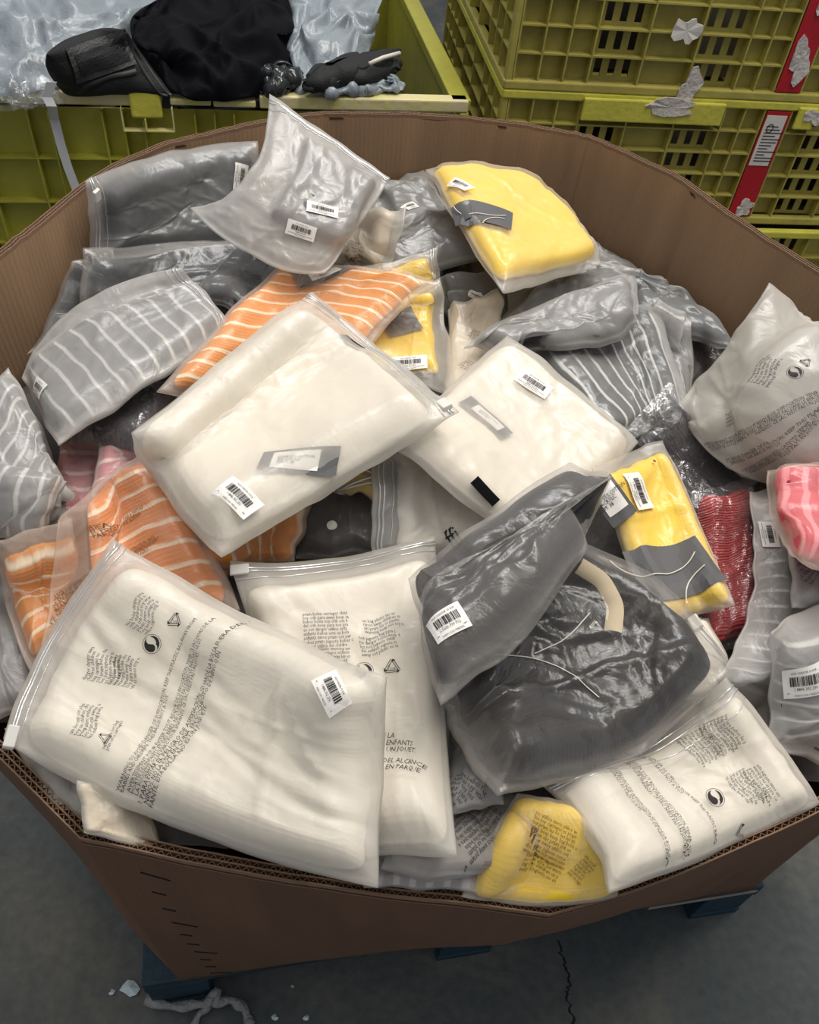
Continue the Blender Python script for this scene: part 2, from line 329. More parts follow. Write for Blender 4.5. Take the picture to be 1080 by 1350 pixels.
for ci, c0 in enumerate(cuts):
    c1 = cuts[ci + 1] if ci + 1 < len(cuts) else nL
    v = []; uv = []; f = []; mi = []
    cols = list(range(c0, c1 + 1)); nc = len(cols)
    for off in (0.0, -WT):
        for j in cols:
            for r in range(NR + 1):
                v.append(wallpt(j, r / NR * (1 - (.006 if off else .006)), off)); uv.append((ar[j] if j < nL else ar[-1], r / NR * .9))
    h = nc * (NR + 1)
    for s_, base in ((0, 0), (1, h)):
        for a_ in range(nc - 1):
            for r in range(NR):
                q = (base + a_ * (NR + 1) + r, base + (a_ + 1) * (NR + 1) + r, base + (a_ + 1) * (NR + 1) + r + 1, base + a_ * (NR + 1) + r + 1)
                f.append(q if s_ == 0 else q[::-1]); mi.append(s_)
    for a_ in range(nc - 1): f.append((a_ * (NR + 1), h + a_ * (NR + 1), h + (a_ + 1) * (NR + 1), (a_ + 1) * (NR + 1))); mi.append(0)
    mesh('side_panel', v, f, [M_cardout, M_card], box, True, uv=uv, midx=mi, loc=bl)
# raw edge of the double-wall board: three liners with two fluted cores between
def ribbon(o0, o1, z0, z1, name, m, step=1):
    v = []; f = []
    for j in range(nL):
        p = loopR[j]; n = nrm[j]
        for o_, z_ in ((o0, z0), (o0, z1), (o1, z1), (o1, z0)): v.append((p[0] + n[0] * o_, p[1] + n[1] * o_, p[2] + z_))
    for j in range(nL):
        k = (j + 1) % nL
        for a_ in range(4):
            b_ = (a_ + 1) % 4
            f.append((4 * j + a_, 4 * k + a_, 4 * k + b_, 4 * j + b_))
    return mesh(name, v, f, m, box, False, loc=bl)
for o0 in (-.0010, -.0060, -.0110): ribbon(o0, o0 + .0012, -.012, .0, 'liner', M_cardedge)
ribbon(-.0110, .0002, -.010, -.006, 'edge_gap_shade', M_carddark)  # added dark strip, paints the shade down between liners and flutes
zz = MB(); tot = ar[-1]; nz_ = int(tot / .0036)
def rimat(s_):
    s_ %= tot; j = int(np.searchsorted(ar, s_, 'right') - 1); j = min(j, nL - 1); t = (s_ - ar[j]) / (ar[j + 1] - ar[j] + 1e-9)
    return loopR[j] * (1 - t) + loopR[(j + 1) % nL] * t, nrm[j] * (1 - t) + nrm[(j + 1) % nL] * t
for (oa, ob) in ((-.0098, -.0060), (-.0048, -.0010)):
    v = []; f = []
    for k in range(nz_):
        p, n = rimat(k * tot / nz_); o_ = oa if k % 2 else ob
        q = p[:2] + n * o_
        v += [(q[0], q[1], p[2] - .009), (q[0], q[1], p[2] - .0008)]; q = q + n * .0007
        v += [(q[0], q[1], p[2] - .0008)]
        if k: f += [(3 * k - 3, 3 * k, 3 * k + 1, 3 * k - 2), (3 * k - 2, 3 * k + 1, 3 * k + 2, 3 * k - 1)]
    zz.add(v, f)
zz.build('fluted_core', M_cardedge, box, loc=bl)
# joint flap beside the near left fold, and its row of staples
v = []; f = []
for j in range(0, 9):
    for r in range(NR + 1): v.append(wallpt(j - 1, r / NR * .992 , .0055 + (.003 if j < 8 else -.003)))
for a_ in range(8):
    for r in range(NR): f.append((a_ * (NR + 1) + r, (a_ + 1) * (NR + 1) + r, (a_ + 1) * (NR + 1) + r + 1, a_ * (NR + 1) + r + 1))
0 and mesh('joint_flap', v, f, M_cardout, box, True, uv=[(p[0], p[2]) for p in v], loc=bl)
for k in range(11):
    p = wallpt(4, .96 - k * .085, .0095); q = wallpt(5, .955 - k * .085, .0095) ; q = wallpt(6, .95 - k * .085, .0095) if k % 3 == 0 else q
    MB().tube([p, q], .0007, 5).build('staple', pb('steel_staple', (46, 40, 38), .4, .8) if k == 0 else bpy.data.materials['steel_staple'], box, loc=bl)
v = [(b[0], b[1], .148) for b in loopB[::6]]
mesh('base_panel', v, [tuple(range(len(v)))], M_card, box, loc=bl)

# ---------------------------------------------------------------- blue pallet
yaw = math.atan2((P1 - P0)[1], (P1 - P0)[0])
c0 = at(186, 1301, .14); 
pal = empty('pallet', (c0[0], c0[1], 0), 'dark blue painted wooden pallet under the cardboard box', 'pallet', rz=yaw)
PW, PD = 1.08, 1.06
for k in range(7):
    y0 = k * (PD - .10) / 6
    MB().box(0, PW, y0, y0 + .10, .118, .14).build('deck_board', M_blue, pal, bevel=.003)
for k in range(3):
    x0 = k * (PW - .10) / 2
    MB().box(x0, x0 + .10, 0, PD, .098, .117).build('stringer_board', M_blue, pal, bevel=.002)
    MB().box(x0, x0 + .10, 0, PD, .0, .02).build('bottom_board', M_blue, pal, bevel=.002)
    for j in range(3):
        yy = j * (PD - .10) / 2
        MB().box(x0 + .002, x0 + .098, yy + .002, yy + .098, .021, .097).build('block', M_blue, pal, bevel=.002)
MB().box(.86, PW - .01, -.0015, .001, .119, .128).build('scuffed_edge', M_scuff, pal)

# ---------------------------------------------------------------- crates
def xf(u0, v0, w0, axis):
    pass
def face(root, W, H, cols, rows, side, D, m_rib, depth=.028, z0=0.0, x_off=0.0, slots_only=(), name='rib_grid'):
    """moulded wall: recessed plate, ribs, slot rows. side 'front' (y=0, looks -y) or 'left' (x=0, looks -x)"""
    def B(mb, u0, u1, w0, w1, a0, a1, mi=0):
        if side == 'front': mb.box(u0, u1, -w1, -w0, a0, a1, mi)
        elif side == 'left': mb.box(-w1, -w0, u0, u1, a0, a1, mi)
        else: mb.box(D[0] + w0, D[0] + w1, u0, u1, a0, a1, mi)
    rib = MB(); pl = MB(); T = .004; x = x_off; xs = [x]
    tot_ = sum(c[1] for c in cols); sc = (W - 2 * x_off) / tot_
    hs = [z0 + H * r / rows for r in range(rows + 1)]
    for kind, w in cols:
        w *= sc
        for r in range(rows):
            a0, a1 = hs[r], hs[r + 1]
            if kind == 's':
                n = 3; g = w / (n * 2 + 1); ym = (a1 - a0) * .16
                B(pl, x, x + w, -depth - .004, -depth, a0, a0 + ym); B(pl, x, x + w, -depth - .004, -depth, a1 - ym, a1)
                for k in range(n + 1): 
                    u = x + k * 2 * g; B(pl, u, u + g, -depth - .004, -depth, a0 + ym, a1 - ym)
            elif kind == 'r': B(pl, x, x + w, -depth - .004, -depth, a0, a1)
            else: B(pl, x, x + w, -depth - .004, -depth, a0, a1)
        x += w; xs.append(x)
    for i, u in enumerate(xs): B(rib, u - T / 2, u + T / 2, -depth, 0, z0, z0 + H)
    for r in range(1, rows):
        for i, (kind, w) in enumerate(cols):
            if kind != 'r': B(rib, xs[i], xs[i + 1], -depth, -.001, hs[r] - T / 2, hs[r] + T / 2)
    pl.build('wall_plate', m_rib, root); rib.build(name, m_rib, root)
    return xs, hs
pat = [('n', .075), ('n', .075), ('n', .075), ('s', .155), ('b', .155), ('s', .155), ('n', .065), ('n', .065), ('r', .09), ('n', .075), ('s', .155), ('b', .12)]
pat_side = [('n', .08)] * 3 + [('s', .16), ('b', .16), ('s', .16)] + [('n', .08)] * 3
def crate(loc, rz, H, rows, label, shift=0):
    t = empty('plastic_crate', loc, label, 'crate', 'stacked yellow plastic crates', rz=rz)
    W, D = 1.12, 1.0; h0 = .022
    xs, hs = face(t, W, H - 2 * h0, pat, rows, 'front', (W,), M_olive, z0=h0, x_off=.02)
    face(t, D, H - 2 * h0, pat_side, rows, 'left', (W,), M_olive, z0=h0, x_off=.02)
    for a_, b_ in ((0, 0), (W - .018, 0), (0, D - .018)): MB().box(a_, a_ + .018, b_, b_ + .018, 0, H).build('corner_post', M_olive, t, bevel=.004)
    for z in (0, H - h0):
        r = MB(); r.box(.0, W, -.004, .02, z, z + h0); r.box(-.004, .02, .0, D, z, z + h0)
        r.build('rim_rail', M_oliverail if z else M_olive, t, bevel=.004)
    MB().box(.04, W - .02, D - .03, D - .02, 0, H).box(W - .03, W - .02, .04, D, 0, H).build('rear_wall', M_olive, t)
    MB().box(.04, W - .04, .04, D - .04, .0, .012).build('base_plate', M_olive, t)
    return t, xs, hs
CR = at(664, 118, .85); crz = math.radians(11)
# crate contents glimpsed through the slots
def goods(loc, rz, H, label):
    for k, (x, w, c) in enumerate([(.06, .16, (96, 30, 34)), (.24, .2, (36, 36, 40)), (.46, .17, (120, 116, 112)), (.66, .22, (30, 34, 46)), (.9, .3, (60, 40, 36))]):
        o = MB().box(x, x + w, .09 + .02 * (k % 2), .8, .02, H * (.75 + .2 * (k % 3) / 2)).build('carton', pb('dull_carton', c, .6, var=.5, vs=12), bevel=.006)
        o.location = loc; o.rotation_euler = (0, 0, rz); tag(o, ('dark red', 'charcoal', 'grey', 'dark blue', 'brown')[k] + ' carton glimpsed through the slots of the ' + label, 'carton', 'cartons inside the yellow crates')
c_up, xs_, hs_ = crate((CR[0], CR[1], .852), crz, .42, 6, 'topmost yellow plastic crate of the stack, torn white labels on its front')
goods((CR[0], CR[1], .852), crz, .42, 'topmost yellow crate')
c_mid, _, _ = crate((CR[0], CR[1], .507), crz, .345, 5, 'middle yellow plastic crate with a white form on its red strip')
goods((CR[0], CR[1], .507), crz, .345, 'middle yellow crate')
off = np.array([math.sin(crz), -math.cos(crz)]) * .035
c_low, _, _ = crate((CR[0] + off[0], CR[1] + off[1], .008), crz, .495, 7, 'lowest yellow plastic crate, its bright rim jutting out beyond the box corner')
# latch rail, red strips, papers
def front_plate(root, u0, u1, z0, z1, w, m, name='plate', th=.003, parent=None):
    return MB().box(u0, u1, w - th, w, z0, z1).build(name, m, parent or root, bevel=.001)
def torn(root, cx, cz_, sx, sz, w, name='torn_label', m=None, seed=0, parent=None):
    r = random.Random(seed); n = 18; v = []; f = []
    for k in range(n):
        a = 2 * math.pi * k / n; q = r.uniform(.78, 1.02) * (1 + .3 * math.sin(2 * a + seed) + .15 * math.sin(5 * a + seed)); v.append((cx + sx * q * math.cos(a), w - .001 - r.uniform(0, .004), cz_ + sz * q * math.sin(a)))
    for k in range(n): v.append((v[k][0], w + .0008, v[k][2]))
    v.append((cx, w - .002, cz_)); c = 2 * n
    for k in range(n): f += [(k, (k + 1) % n, c), (k, n + k, n + (k + 1) % n, (k + 1) % n)]
    return mesh(name, v, f, m or M_torn, parent or root)
ri = 8
for t, H_ in ((c_up, .42), (c_mid, .345), (c_low, .495)):
    rp = MB().box(xs_[ri] + .004, xs_[ri + 1] - .004, -.003, .0, .024, H_ - .024).build('red_strip', M_red, t, bevel=.002)
    if t is c_up:
        torn(t, xs_[ri] + .04, .10, .028, .055, -.004, seed=3, parent=rp); torn(t, xs_[ri] + .05, .23, .022, .04, -.004, seed=8, parent=rp)
    if t is c_mid:
        MB().box(xs_[ri] + .008, xs_[ri + 1] - .012, -.0045, -.003, .175, .31).build('paper_form', M_paper, rp)
        g = MB()
        for k in range(12): g.box(xs_[ri] + .016, xs_[ri] + .03 + random.uniform(.01, .045), -.0052, -.0046, .187 + k * .0085, .1895 + k * .0085)
        for k in range(16):
            a = k / 16 * 2 * math.pi; b = (k + 1) / 16 * 2 * math.pi
            g.tube([(xs_[ri] + .028 + .009 * math.cos(a), -.0052, .277 + .011 * math.sin(a)), (xs_[ri] + .028 + .009 * math.cos(b), -.0052, .277 + .011 * math.sin(b))], .0011, 4)
        g.build('form_print', M_ink, rp)
        torn(t, xs_[ri] + .045, .05, .03, .022, -.004, seed=5, parent=rp)
# bright latch plates on the seam of middle and upper crate
for a_, b_ in ((xs_[3] + .0, xs_[6] - .01), (xs_[9] + .01, xs_[10])):
    MB().box(a_, b_, -.016, -.0045, .28, .337).build('latch_plate', M_oliverail, c_mid, bevel=.004)
torn(c_mid, xs_[4] + .10, .325, .085, .022, -.017, seed=11); torn(c_mid, xs_[4] + .14, .365, .035, .05, -.006, seed=12)
torn(c_up, xs_[4] + .09, .155, .034, .036, -.003, seed=14, m=M_paper)
torn(c_mid, xs_[9] + .06, .315, .03, .022, -.017, seed=15)

# ---------------------------------------------------------------- open lime bin behind the box
BR = at(618, 132, .80); BZ = .80; bz = math.radians(14)
BL_ = np.array([BR[0] - 1.3 * math.cos(bz), BR[1] - 1.3 * math.sin(bz)])
bin_ = empty('plastic_bin', (BL_[0], BL_[1], 0), 'open lime green plastic bin full of mixed parcels behind the cardboard box', 'bin', rz=bz)
BW, BD = 1.3, 1.25
pb_ = [('n', .05), ('b', .13)] * 2 + [('n', .05), ('n', .05), ('b', .13), ('n', .05), ('n', .05), ('b', .15), ('n', .05), ('n', .07), ('b', .15), ('n', .05), ('b', .13)]
face(bin_, BW, .70, pb_, 6, 'front', (BW,), M_lime, z0=.05, x_off=.02, depth=.03)
MB().box(BW - .035, BW - .03, .03, BD, .02, BZ - .01).box(0, BW, BD - .035, BD - .03, .02, BZ - .01).box(.03, .035, .03, BD, .02, BZ - .01).build('inner_wall', M_lime, bin_)
MB().box(.03, BW - .03, .03, BD - .03, .02, .03).build('floor_plate', M_lime, bin_)
r = MB(); r.box(0, .52, -.008, .035, BZ - .03, BZ); r.box(.54, .64, -.004, .03, BZ - .028, BZ - .012); r.box(.645, .75, -.004, .03, BZ - .03, BZ - .014); r.box(.76, BW, -.008, .035, BZ - .03, BZ)
r.build('front_rim', M_limeworn, bin_, bevel=.004)
MB().box(BW - .045, BW + .008, .0, BD, BZ - .03, BZ).box(0, BW, BD - .04, BD, BZ - .03, BZ).box(0, .04, 0, BD, BZ - .03, BZ).build('side_rim', M_lime, bin_, bevel=.004)
r = MB(); r.box(BW - .02, BW + .004, -.008, .02, .04, BZ - .03); r.build('corner_post', M_lime, bin_, bevel=.004)
lt = MB(); lt.box(.445, .52, -.02, .002, BZ - .055, BZ + .022).build('latch_tab', M_oliverail, bin_, bevel=.006)
MB().box(.42, .423, -.02, 0, BZ - .085, BZ - .03).box(.42, .545, -.02, 0, BZ - .088, BZ - .084).box(.542, .545, -.02, 0, BZ - .085, BZ - .03).box(.475, .478, -.025, 0, BZ - .085, BZ - .055).build('latch_frame', M_limeworn, bin_, bevel=.001)
# ---------------------------------------------------------------- pile height field (what each bag comes to rest on)
GX0, GX1, GY0, GY1, GS = -.95, .95, .05, 1.75, .005
gx = np.arange(GX0, GX1, GS); gy = np.arange(GY0, GY1, GS); XX, YY = np.meshgrid(gx, gy, indexing='ij')
def inpoly(X, Y, P):
    ins = np.zeros(X.shape, bool); n = len(P)
    for i in range(n):
        x1, y1 = P[i]; x2, y2 = P[(i + 1) % n]
        if y1 == y2: continue
        ins ^= ((y1 > Y) != (y2 > Y)) & (X < (x2 - x1) * (Y - y1) / (y2 - y1) + x1)
    return ins
inner = loopR[:, :2] - nrm * .022
INS = inpoly(XX, YY, inner[::2])
H = .845 + .085 * np.exp(-(((XX - .0) / .42) ** 2 + ((YY - .62) / .38) ** 2)) + .10 * np.clip((YY - .6) / .7, 0, 1) * np.clip((.5 - XX) / .7, 0, 1) + .018 * perlin(XX * 7, YY * 7, 2)
Hout = np.where(YY > .62, 1.05, .895)
H = np.where(INS, H, Hout)
BASE = H.copy()
# mound below everything
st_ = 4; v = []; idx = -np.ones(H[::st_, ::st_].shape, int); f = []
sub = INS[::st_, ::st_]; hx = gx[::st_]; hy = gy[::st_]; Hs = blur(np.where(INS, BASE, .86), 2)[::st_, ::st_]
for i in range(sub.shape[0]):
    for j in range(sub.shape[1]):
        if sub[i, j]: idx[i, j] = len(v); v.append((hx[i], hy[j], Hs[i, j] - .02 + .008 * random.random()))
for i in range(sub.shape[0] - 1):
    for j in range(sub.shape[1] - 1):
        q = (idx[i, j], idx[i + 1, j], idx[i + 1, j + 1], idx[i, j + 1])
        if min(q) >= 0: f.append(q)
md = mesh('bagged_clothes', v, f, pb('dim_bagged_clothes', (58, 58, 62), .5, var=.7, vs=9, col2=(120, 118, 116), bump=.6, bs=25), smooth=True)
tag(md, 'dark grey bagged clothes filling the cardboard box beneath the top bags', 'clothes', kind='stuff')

def Hat(x, y):
    i = np.clip(((x - GX0) / GS).astype(int), 0, H.shape[0] - 1); j = np.clip(((y - GY0) / GS).astype(int), 0, H.shape[1] - 1); return H[i, j]
def splat(P):
    """P: grid of world points; raise the height field under it"""
    A = P
    for _ in range(2):
        B_ = np.empty((A.shape[0] * 2 - 1, A.shape[1] * 2 - 1, 3)); B_[::2, ::2] = A; B_[1::2, ::2] = (A[1:] + A[:-1]) / 2; B_[:, 1::2] = (B_[:, 2::2] + B_[:, :-2:2]) / 2; A = B_
    i = ((A[..., 0] - GX0) / GS).astype(int).ravel(); j = ((A[..., 1] - GY0) / GS).astype(int).ravel(); z = A[..., 2].ravel()
    ok = (i >= 0) & (i < H.shape[0]) & (j >= 0) & (j < H.shape[1]); np.maximum.at(H, (i[ok], j[ok]), z[ok])
NG = 66
S_, T_ = np.meshgrid(np.linspace(0, 1, NG), np.linspace(0, 1, NG), indexing='ij')
def qcurve(a, b, m, t):
    a = np.array(a, float); b = np.array(b, float)
    if m is None: m = (a + b) / 2
    m = np.array(m, float); c = 2 * m - (a + b) / 2; t = t[..., None]
    return (1 - t) ** 2 * a + 2 * t * (1 - t) * c + t * t * b
def coons(c, m):
    """corners tl,tr,br,bl ; mids top,right,bottom,left -> pixel grid (s across, t down)"""
    tp = qcurve(c[0], c[1], m[0], S_); bt = qcurve(c[3], c[2], m[2], S_); lf = qcurve(c[0], c[3], m[3], T_); rt = qcurve(c[1], c[2], m[1], T_)
    s = S_[..., None]; t = T_[..., None]; c = [np.array(q, float) for q in c]
    return (1 - t) * tp + t * bt + (1 - s) * lf + s * rt - ((1 - s) * (1 - t) * c[0] + s * (1 - t) * c[1] + s * t * c[2] + (1 - s) * t * c[3])
def drape(px, seed, stiff=.6, lift=0., zc=None, q=.75, wob=5):
    px = px + wob * np.stack([perlin(S_ * 3.3, T_ * 3.3, seed + 50), perlin(S_ * 3.3 + 9, T_ * 3.3, seed + 51)], -1)
    d = raydir(px)
    zh = np.full(px.shape[:2], .6); done = np.zeros(px.shape[:2], bool)
    for z in np.arange(1.5, .6, -.004):
        k = (z - CZ) / d[..., 2]; x = d[..., 0] * k; y = d[..., 1] * k
        hit = (~done) & (Hat(x, y) >= z); zh[hit] = z; done |= hit
    zh = zh + .004
    if zc is not None:
        zf = (1 - S_) * (1 - T_) * zc[0] + S_ * (1 - T_) * zc[1] + S_ * T_ * zc[2] + (1 - S_) * T_ * zc[3]
        if len(zc) > 4: zf = zf + zc[4] * 16 * S_ * (1 - S_) * T_ * (1 - T_)
        zh = np.minimum(zh, zf + .02); z = np.maximum(zf, zh)
        z = blur(np.maximum(blur(z, 6), zh), 5)
    else:
        s, t = S_.ravel() * 2 - 1, T_.ravel() * 2 - 1
        A = np.stack([np.ones_like(s), s, t, s * t, s * s, t * t], 1)
        co = np.linalg.lstsq(A, zh.ravel(), rcond=None)[0]; zf = (A @ co).reshape(S_.shape)
        zf = zf + max(0, np.quantile(zh - zf, q))
        sm = np.maximum(blur(zh, 14), zh); z = stiff * zf + (1 - stiff) * sm; zh = np.minimum(zh, z + .008); z = np.maximum(z, zh)
        for _ in range(6): z = blur(z, 4)
        z = z + .003
    z = z + lift
    k = (z - CZ) / d[..., 2]
    return np.stack([d[..., 0] * k, d[..., 1] * k, z], -1)
def normals(P, n=3):
    Q = blur(P, n); a = np.gradient(Q, axis=0); b = np.gradient(Q, axis=1); c = np.cross(a, b); c /= np.linalg.norm(c, axis=-1)[..., None] + 1e-12
    c = blur(c, 3); c /= np.linalg.norm(c, axis=-1)[..., None] + 1e-12
    view = np.array([0, 0, CZ]) - P
    return c * np.sign((c * view).sum(-1).mean())
def gfaces(n, m, off=0, flip=False):
    i, j = np.meshgrid(np.arange(n - 1), np.arange(m - 1), indexing='ij'); a = (i * m + j + off).ravel()
    q = np.stack([a, a + m, a + m + 1, a + 1], 1); return q[:, ::-1] if flip else q
def samp(P, s, t):
    s = np.clip(s, 0, 1) * (NG - 1); t = np.clip(t, 0, 1) * (NG - 1); i = np.minimum(s.astype(int), NG - 2); j = np.minimum(t.astype(int), NG - 2)
    a = (s - i)[:, None]; b = (t - j)[:, None]
    return (1 - a) * (1 - b) * P[i, j] + a * (1 - b) * P[i + 1, j] + a * b * P[i + 1, j + 1] + (1 - a) * b * P[i, j + 1]
_font = {}
def textgeo(txt, size, align='LEFT', spacing=.78):
    """flat letter outlines as (verts n x 2, faces)"""
    k = (txt, align)
    if k not in _font:
        cu = bpy.data.curves.new('t', 'FONT'); cu.body = txt; cu.size = 1; cu.align_x = align; cu.resolution_u = 1; cu.space_line = spacing; cu.space_character = .95
        ob = bpy.data.objects.new('t', cu); me = bpy.data.meshes.new_from_object(ob)
        v = np.array([p.co[:2] for p in me.vertices]) if len(me.vertices) else np.zeros((0, 2)); f = [tuple(p.vertices) for p in me.polygons]
        if len(v): c = (v.max(0) + v.min(0)) / 2; v = v - c
        bpy.data.objects.remove(ob); bpy.data.curves.remove(cu); bpy.data.meshes.remove(me); _font[k] = (v, f)
    v, f = _font[k]; return v * np.array([.82, 1.0]) * size, f
def shape_green_dot(r):
    v = []; f = []
    for k in range(33):
        a = 2 * math.pi * k / 32; v += [(.95 * r * math.cos(a), .95 * r * math.sin(a)), (r * math.cos(a), r * math.sin(a))]
        if k: f.append((2 * k - 2, 2 * k - 1, 2 * k + 1, 2 * k))
    for sg in (-1, 1):     # two interlocking arrows parted by an S
        b = len(v); m = 28
        for k in range(m + 1):
            y = -1 + 2 * k / m; S = math.sqrt(max(0, .25 - (y + .5) ** 2)) if y < 0 else -math.sqrt(max(0, .25 - (y - .5) ** 2)); e = math.sqrt(max(0, 1 - y * y))
            x0, x1 = (-e, min(S - .13, e)) if sg < 0 else (max(S + .13, -e), e)
            if x1 < x0: x0 = x1 = (x0 + x1) / 2
            if sg > 0 and y > -.1: x0 = max(x0, x1 - .42)
            v += [(x0 * .82 * r, y * .82 * r), (x1 * .82 * r, y * .82 * r)]
            if k: f.append((b + 2 * k - 2, b + 2 * k - 1, b + 2 * k + 1, b + 2 * k))
    return np.array(v), f
def shape_recycle(r):
    v = []; f = []
    P = [(math.cos(math.radians(90 + 120 * k)) * r, math.sin(math.radians(90 + 120 * k)) * r) for k in range(3)]
    for k in range(3):
        a = np.array(P[k]); b = np.array(P[(k + 1) % 3]); d = (b - a) / np.linalg.norm(b - a); n = np.array([-d[1], d[0]]); L_ = np.linalg.norm(b - a)
        for o_ in (0, .2 * r):
            p = a + d * (.12 * L_) + n * o_ * .9; q = a + d * (.78 * L_) + n * o_ * .9; w = .035 * r; c = len(v)
            v += [tuple(p - n * w), tuple(q - n * w), tuple(q + n * w), tuple(p + n * w)]; f.append((c, c + 1, c + 2, c + 3))
        c = len(v); h = a + d * (.76 * L_) + n * .09 * r
        v += [tuple(h - n * .25 * r), tuple(h + d * .28 * r), tuple(h + n * .25 * r)]; f.append((c, c + 1, c + 2))
    return np.array(v), f
def rrect(w, h, r=.0, n=4):
    pts = []
    for cx, cy, a0 in ((w / 2 - r, h / 2 - r, 0), (-w / 2 + r, h / 2 - r, 90), (-w / 2 + r, -h / 2 + r, 180), (w / 2 - r, -h / 2 + r, 270)):
        for k in range(n + 1 if r > 0 else 1):
            a = math.radians(a0 + 90 * k / n) if r > 0 else 0; pts.append((cx + r * math.cos(a), cy + r * math.sin(a)))
    return pts
BAGS = {}
class Bag: pass
def bag(key, label, c, m=(None,) * 4, fm='frost', gm=None, seed=1, T=.016, gap=.006, wr=.008, wfreq=7., mg=(.02, .02, .02, .02), stiff=.95, lift=0., zc=None,
        zip=None, slider=None, q=.92, wob=5, fold=True, up=True, name='bagged_garment', cat='bagged garment', group='bagged garments heaped in the cardboard box', soft=4, und=.004, gshape=14, creases=()):
    B_ = Bag(); BAGS[key] = B_
    px = coons(c, m); P = drape(px, seed, stiff, lift, zc, q, wob); n = normals(P)
    Lx = np.linalg.norm(np.diff(P, axis=0), axis=-1).sum(0).mean(); Ly = np.linalg.norm(np.diff(P, axis=1), axis=-1).sum(1).mean()
    X = S_ * Lx; Y = T_ * Ly
    P = P + n * (und * (perlin(X * 9, Y * 9, seed) + .3)[..., None] * (1 if und else 0) + und * .4)
    edge = np.minimum(np.minimum(S_, 1 - S_) * Lx, np.minimum(T_, 1 - T_) * Ly)          # metres to the seam
    lock = np.clip(edge / .02, 0, 1); lock = lock * lock * (3 - 2 * lock)
    # garment
    gs0, gs1, gt0, gt1 = mg[0], 1 - mg[1], mg[2], 1 - mg[3]
    su = np.clip((S_ - gs0) / (gs1 - gs0), 0, 1) * 2 - 1; tu = np.clip((T_ - gt0) / (gt1 - gt0), 0, 1) * 2 - 1
    rr = (np.abs(su) ** gshape + np.abs(tu) ** gshape); prof = np.sqrt(np.clip(1 - rr, 0, 1))
    gh = T * prof * (1 + .12 * perlin(X * 9, Y * 9, seed + 3))
    if fold:
        fl_ = 0
        for k in range(3):
            a = rng.uniform(0, math.pi); o_ = rng.uniform(-.25, .25); dd = (S_ - .5) * math.cos(a) + (T_ - .5) * math.sin(a) - o_ + .05 * perlin(X * 8, Y * 8, seed + k); fl_ = fl_ + np.exp(-(dd / .03) ** 2) * rng.uniform(-.14, .16)
        gh = gh + T * prof * fl_ * float(fold)
        gh = gh + .0022 * prof * (crumple(X * 10, Y * 10, seed + 9, 2) - .4)
    loc = P.mean((0, 1)); loc[2] = P[..., 2].min()
    root = empty(name, loc, label, cat, group); B_.root = root; B_.loc = loc
    if gm:
        ng = 44; s2, t2 = np.meshgrid(np.linspace(-1, 1, ng), np.linspace(-1, 1, ng), indexing='ij')
        rad = (np.abs(s2) ** gshape + np.abs(t2) ** gshape); k_ = np.maximum(np.abs(s2), np.abs(t2)); rad = np.where(k_ > 0, (rad ** (1 / gshape)), 1); sc = np.where(rad > 0, k_ / rad, 1)
        s3 = (s2 * sc * .995 + 1) / 2 * (gs1 - gs0) + gs0; t3 = (t2 * sc * .995 + 1) / 2 * (gt1 - gt0) + gt0
        wobx = .008 * perlin(s3 * 9, t3 * 9, seed + 21); s3 = s3 + wobx * (k_ ** 2); t3 = t3 + .008 * perlin(s3 * 8, t3 * 8 + 5, seed + 22) * k_ ** 2
        pb_ = samp(P, s3.ravel(), t3.ravel()); nb_ = samp(n, s3.ravel(), t3.ravel()); hh = samp(gh[..., None], s3.ravel(), t3.ravel())[:, 0]
        hr = T * np.sqrt(np.clip(1 - k_.ravel() ** 7, 0, 1)); hh = np.minimum(hh * 1.0 + .0, hr * 1.4); ring = (k_.ravel() > .999); hh[ring] = T * .25
        top = pb_ + nb_ * (hh + .0012)[:, None]; bot = pb_ + nb_ * np.where(ring, T * .2, .0012)[:, None]
        v = np.concatenate([top, bot]); uv = np.stack([s3.ravel() * Lx, t3.ravel() * Ly], 1); uv = np.concatenate([uv, uv])
        f = np.concatenate([gfaces(ng, ng), gfaces(ng, ng, ng * ng, True)]).tolist()
        I = np.arange(ng * ng).reshape(ng, ng); rim = list(I[0, :]) + list(I[1:, -1]) + list(I[-1, -2::-1]) + list(I[-2:0:-1, 0])
        for a in range(len(rim)): b = rim[(a + 1) % len(rim)]; f.append((rim[a], b, b + ng * ng, rim[a] + ng * ng))
        B_.gtop = P + n * (gh + .0015)[..., None]
        mesh('garment', v, f, gm, root, True, uv=uv, loc=loc)
    else: B_.gtop = P + n * .002
    # film
    cr_ = crumple(X * wfreq, Y * wfreq, seed + 31, 3); c2 = crumple(X * wfreq * 2.6, Y * wfreq * 2.6, seed + 41, 2)
    ridg = np.clip(cr_ - .25, 0, 1) ** 1.5
    smth = np.maximum(blur(gh, soft * 3), gh)
    ck = 0
    for k in range(7):
        a = rng.uniform(0, math.pi); o_ = rng.uniform(-.42, .42); dd = ((S_ - .5) * math.cos(a) + (T_ - .5) * math.sin(a) - o_) * Lx + .006 * perlin(X * 6, Y * 6, seed + k + 60)
        al = .5 + .5 * perlin(X * 5, Y * 5, seed + 70 + k); ck = ck + np.exp(-np.abs(dd) / .0045) * al ** 1.5 * rng.uniform(.3, .95)
    for (x1, y1, x2, y2, amp, wid) in creases:      # tent folds given by their two ends
        D = np.array([x2 - x1, y2 - y1], float); LL = np.linalg.norm(D); D /= LL; rel = px - np.array([x1, y1]); al = rel @ D; di = np.abs(rel @ np.array([-D[1], D[0]]))
        wloc = wid * (.35 + .65 * np.clip(al / LL, 0, 1)); ck = ck + amp / wr * np.exp(-(di / wloc) ** 1.3) * np.clip(np.minimum(al, LL - al) / 30 + .3, 0, 1)
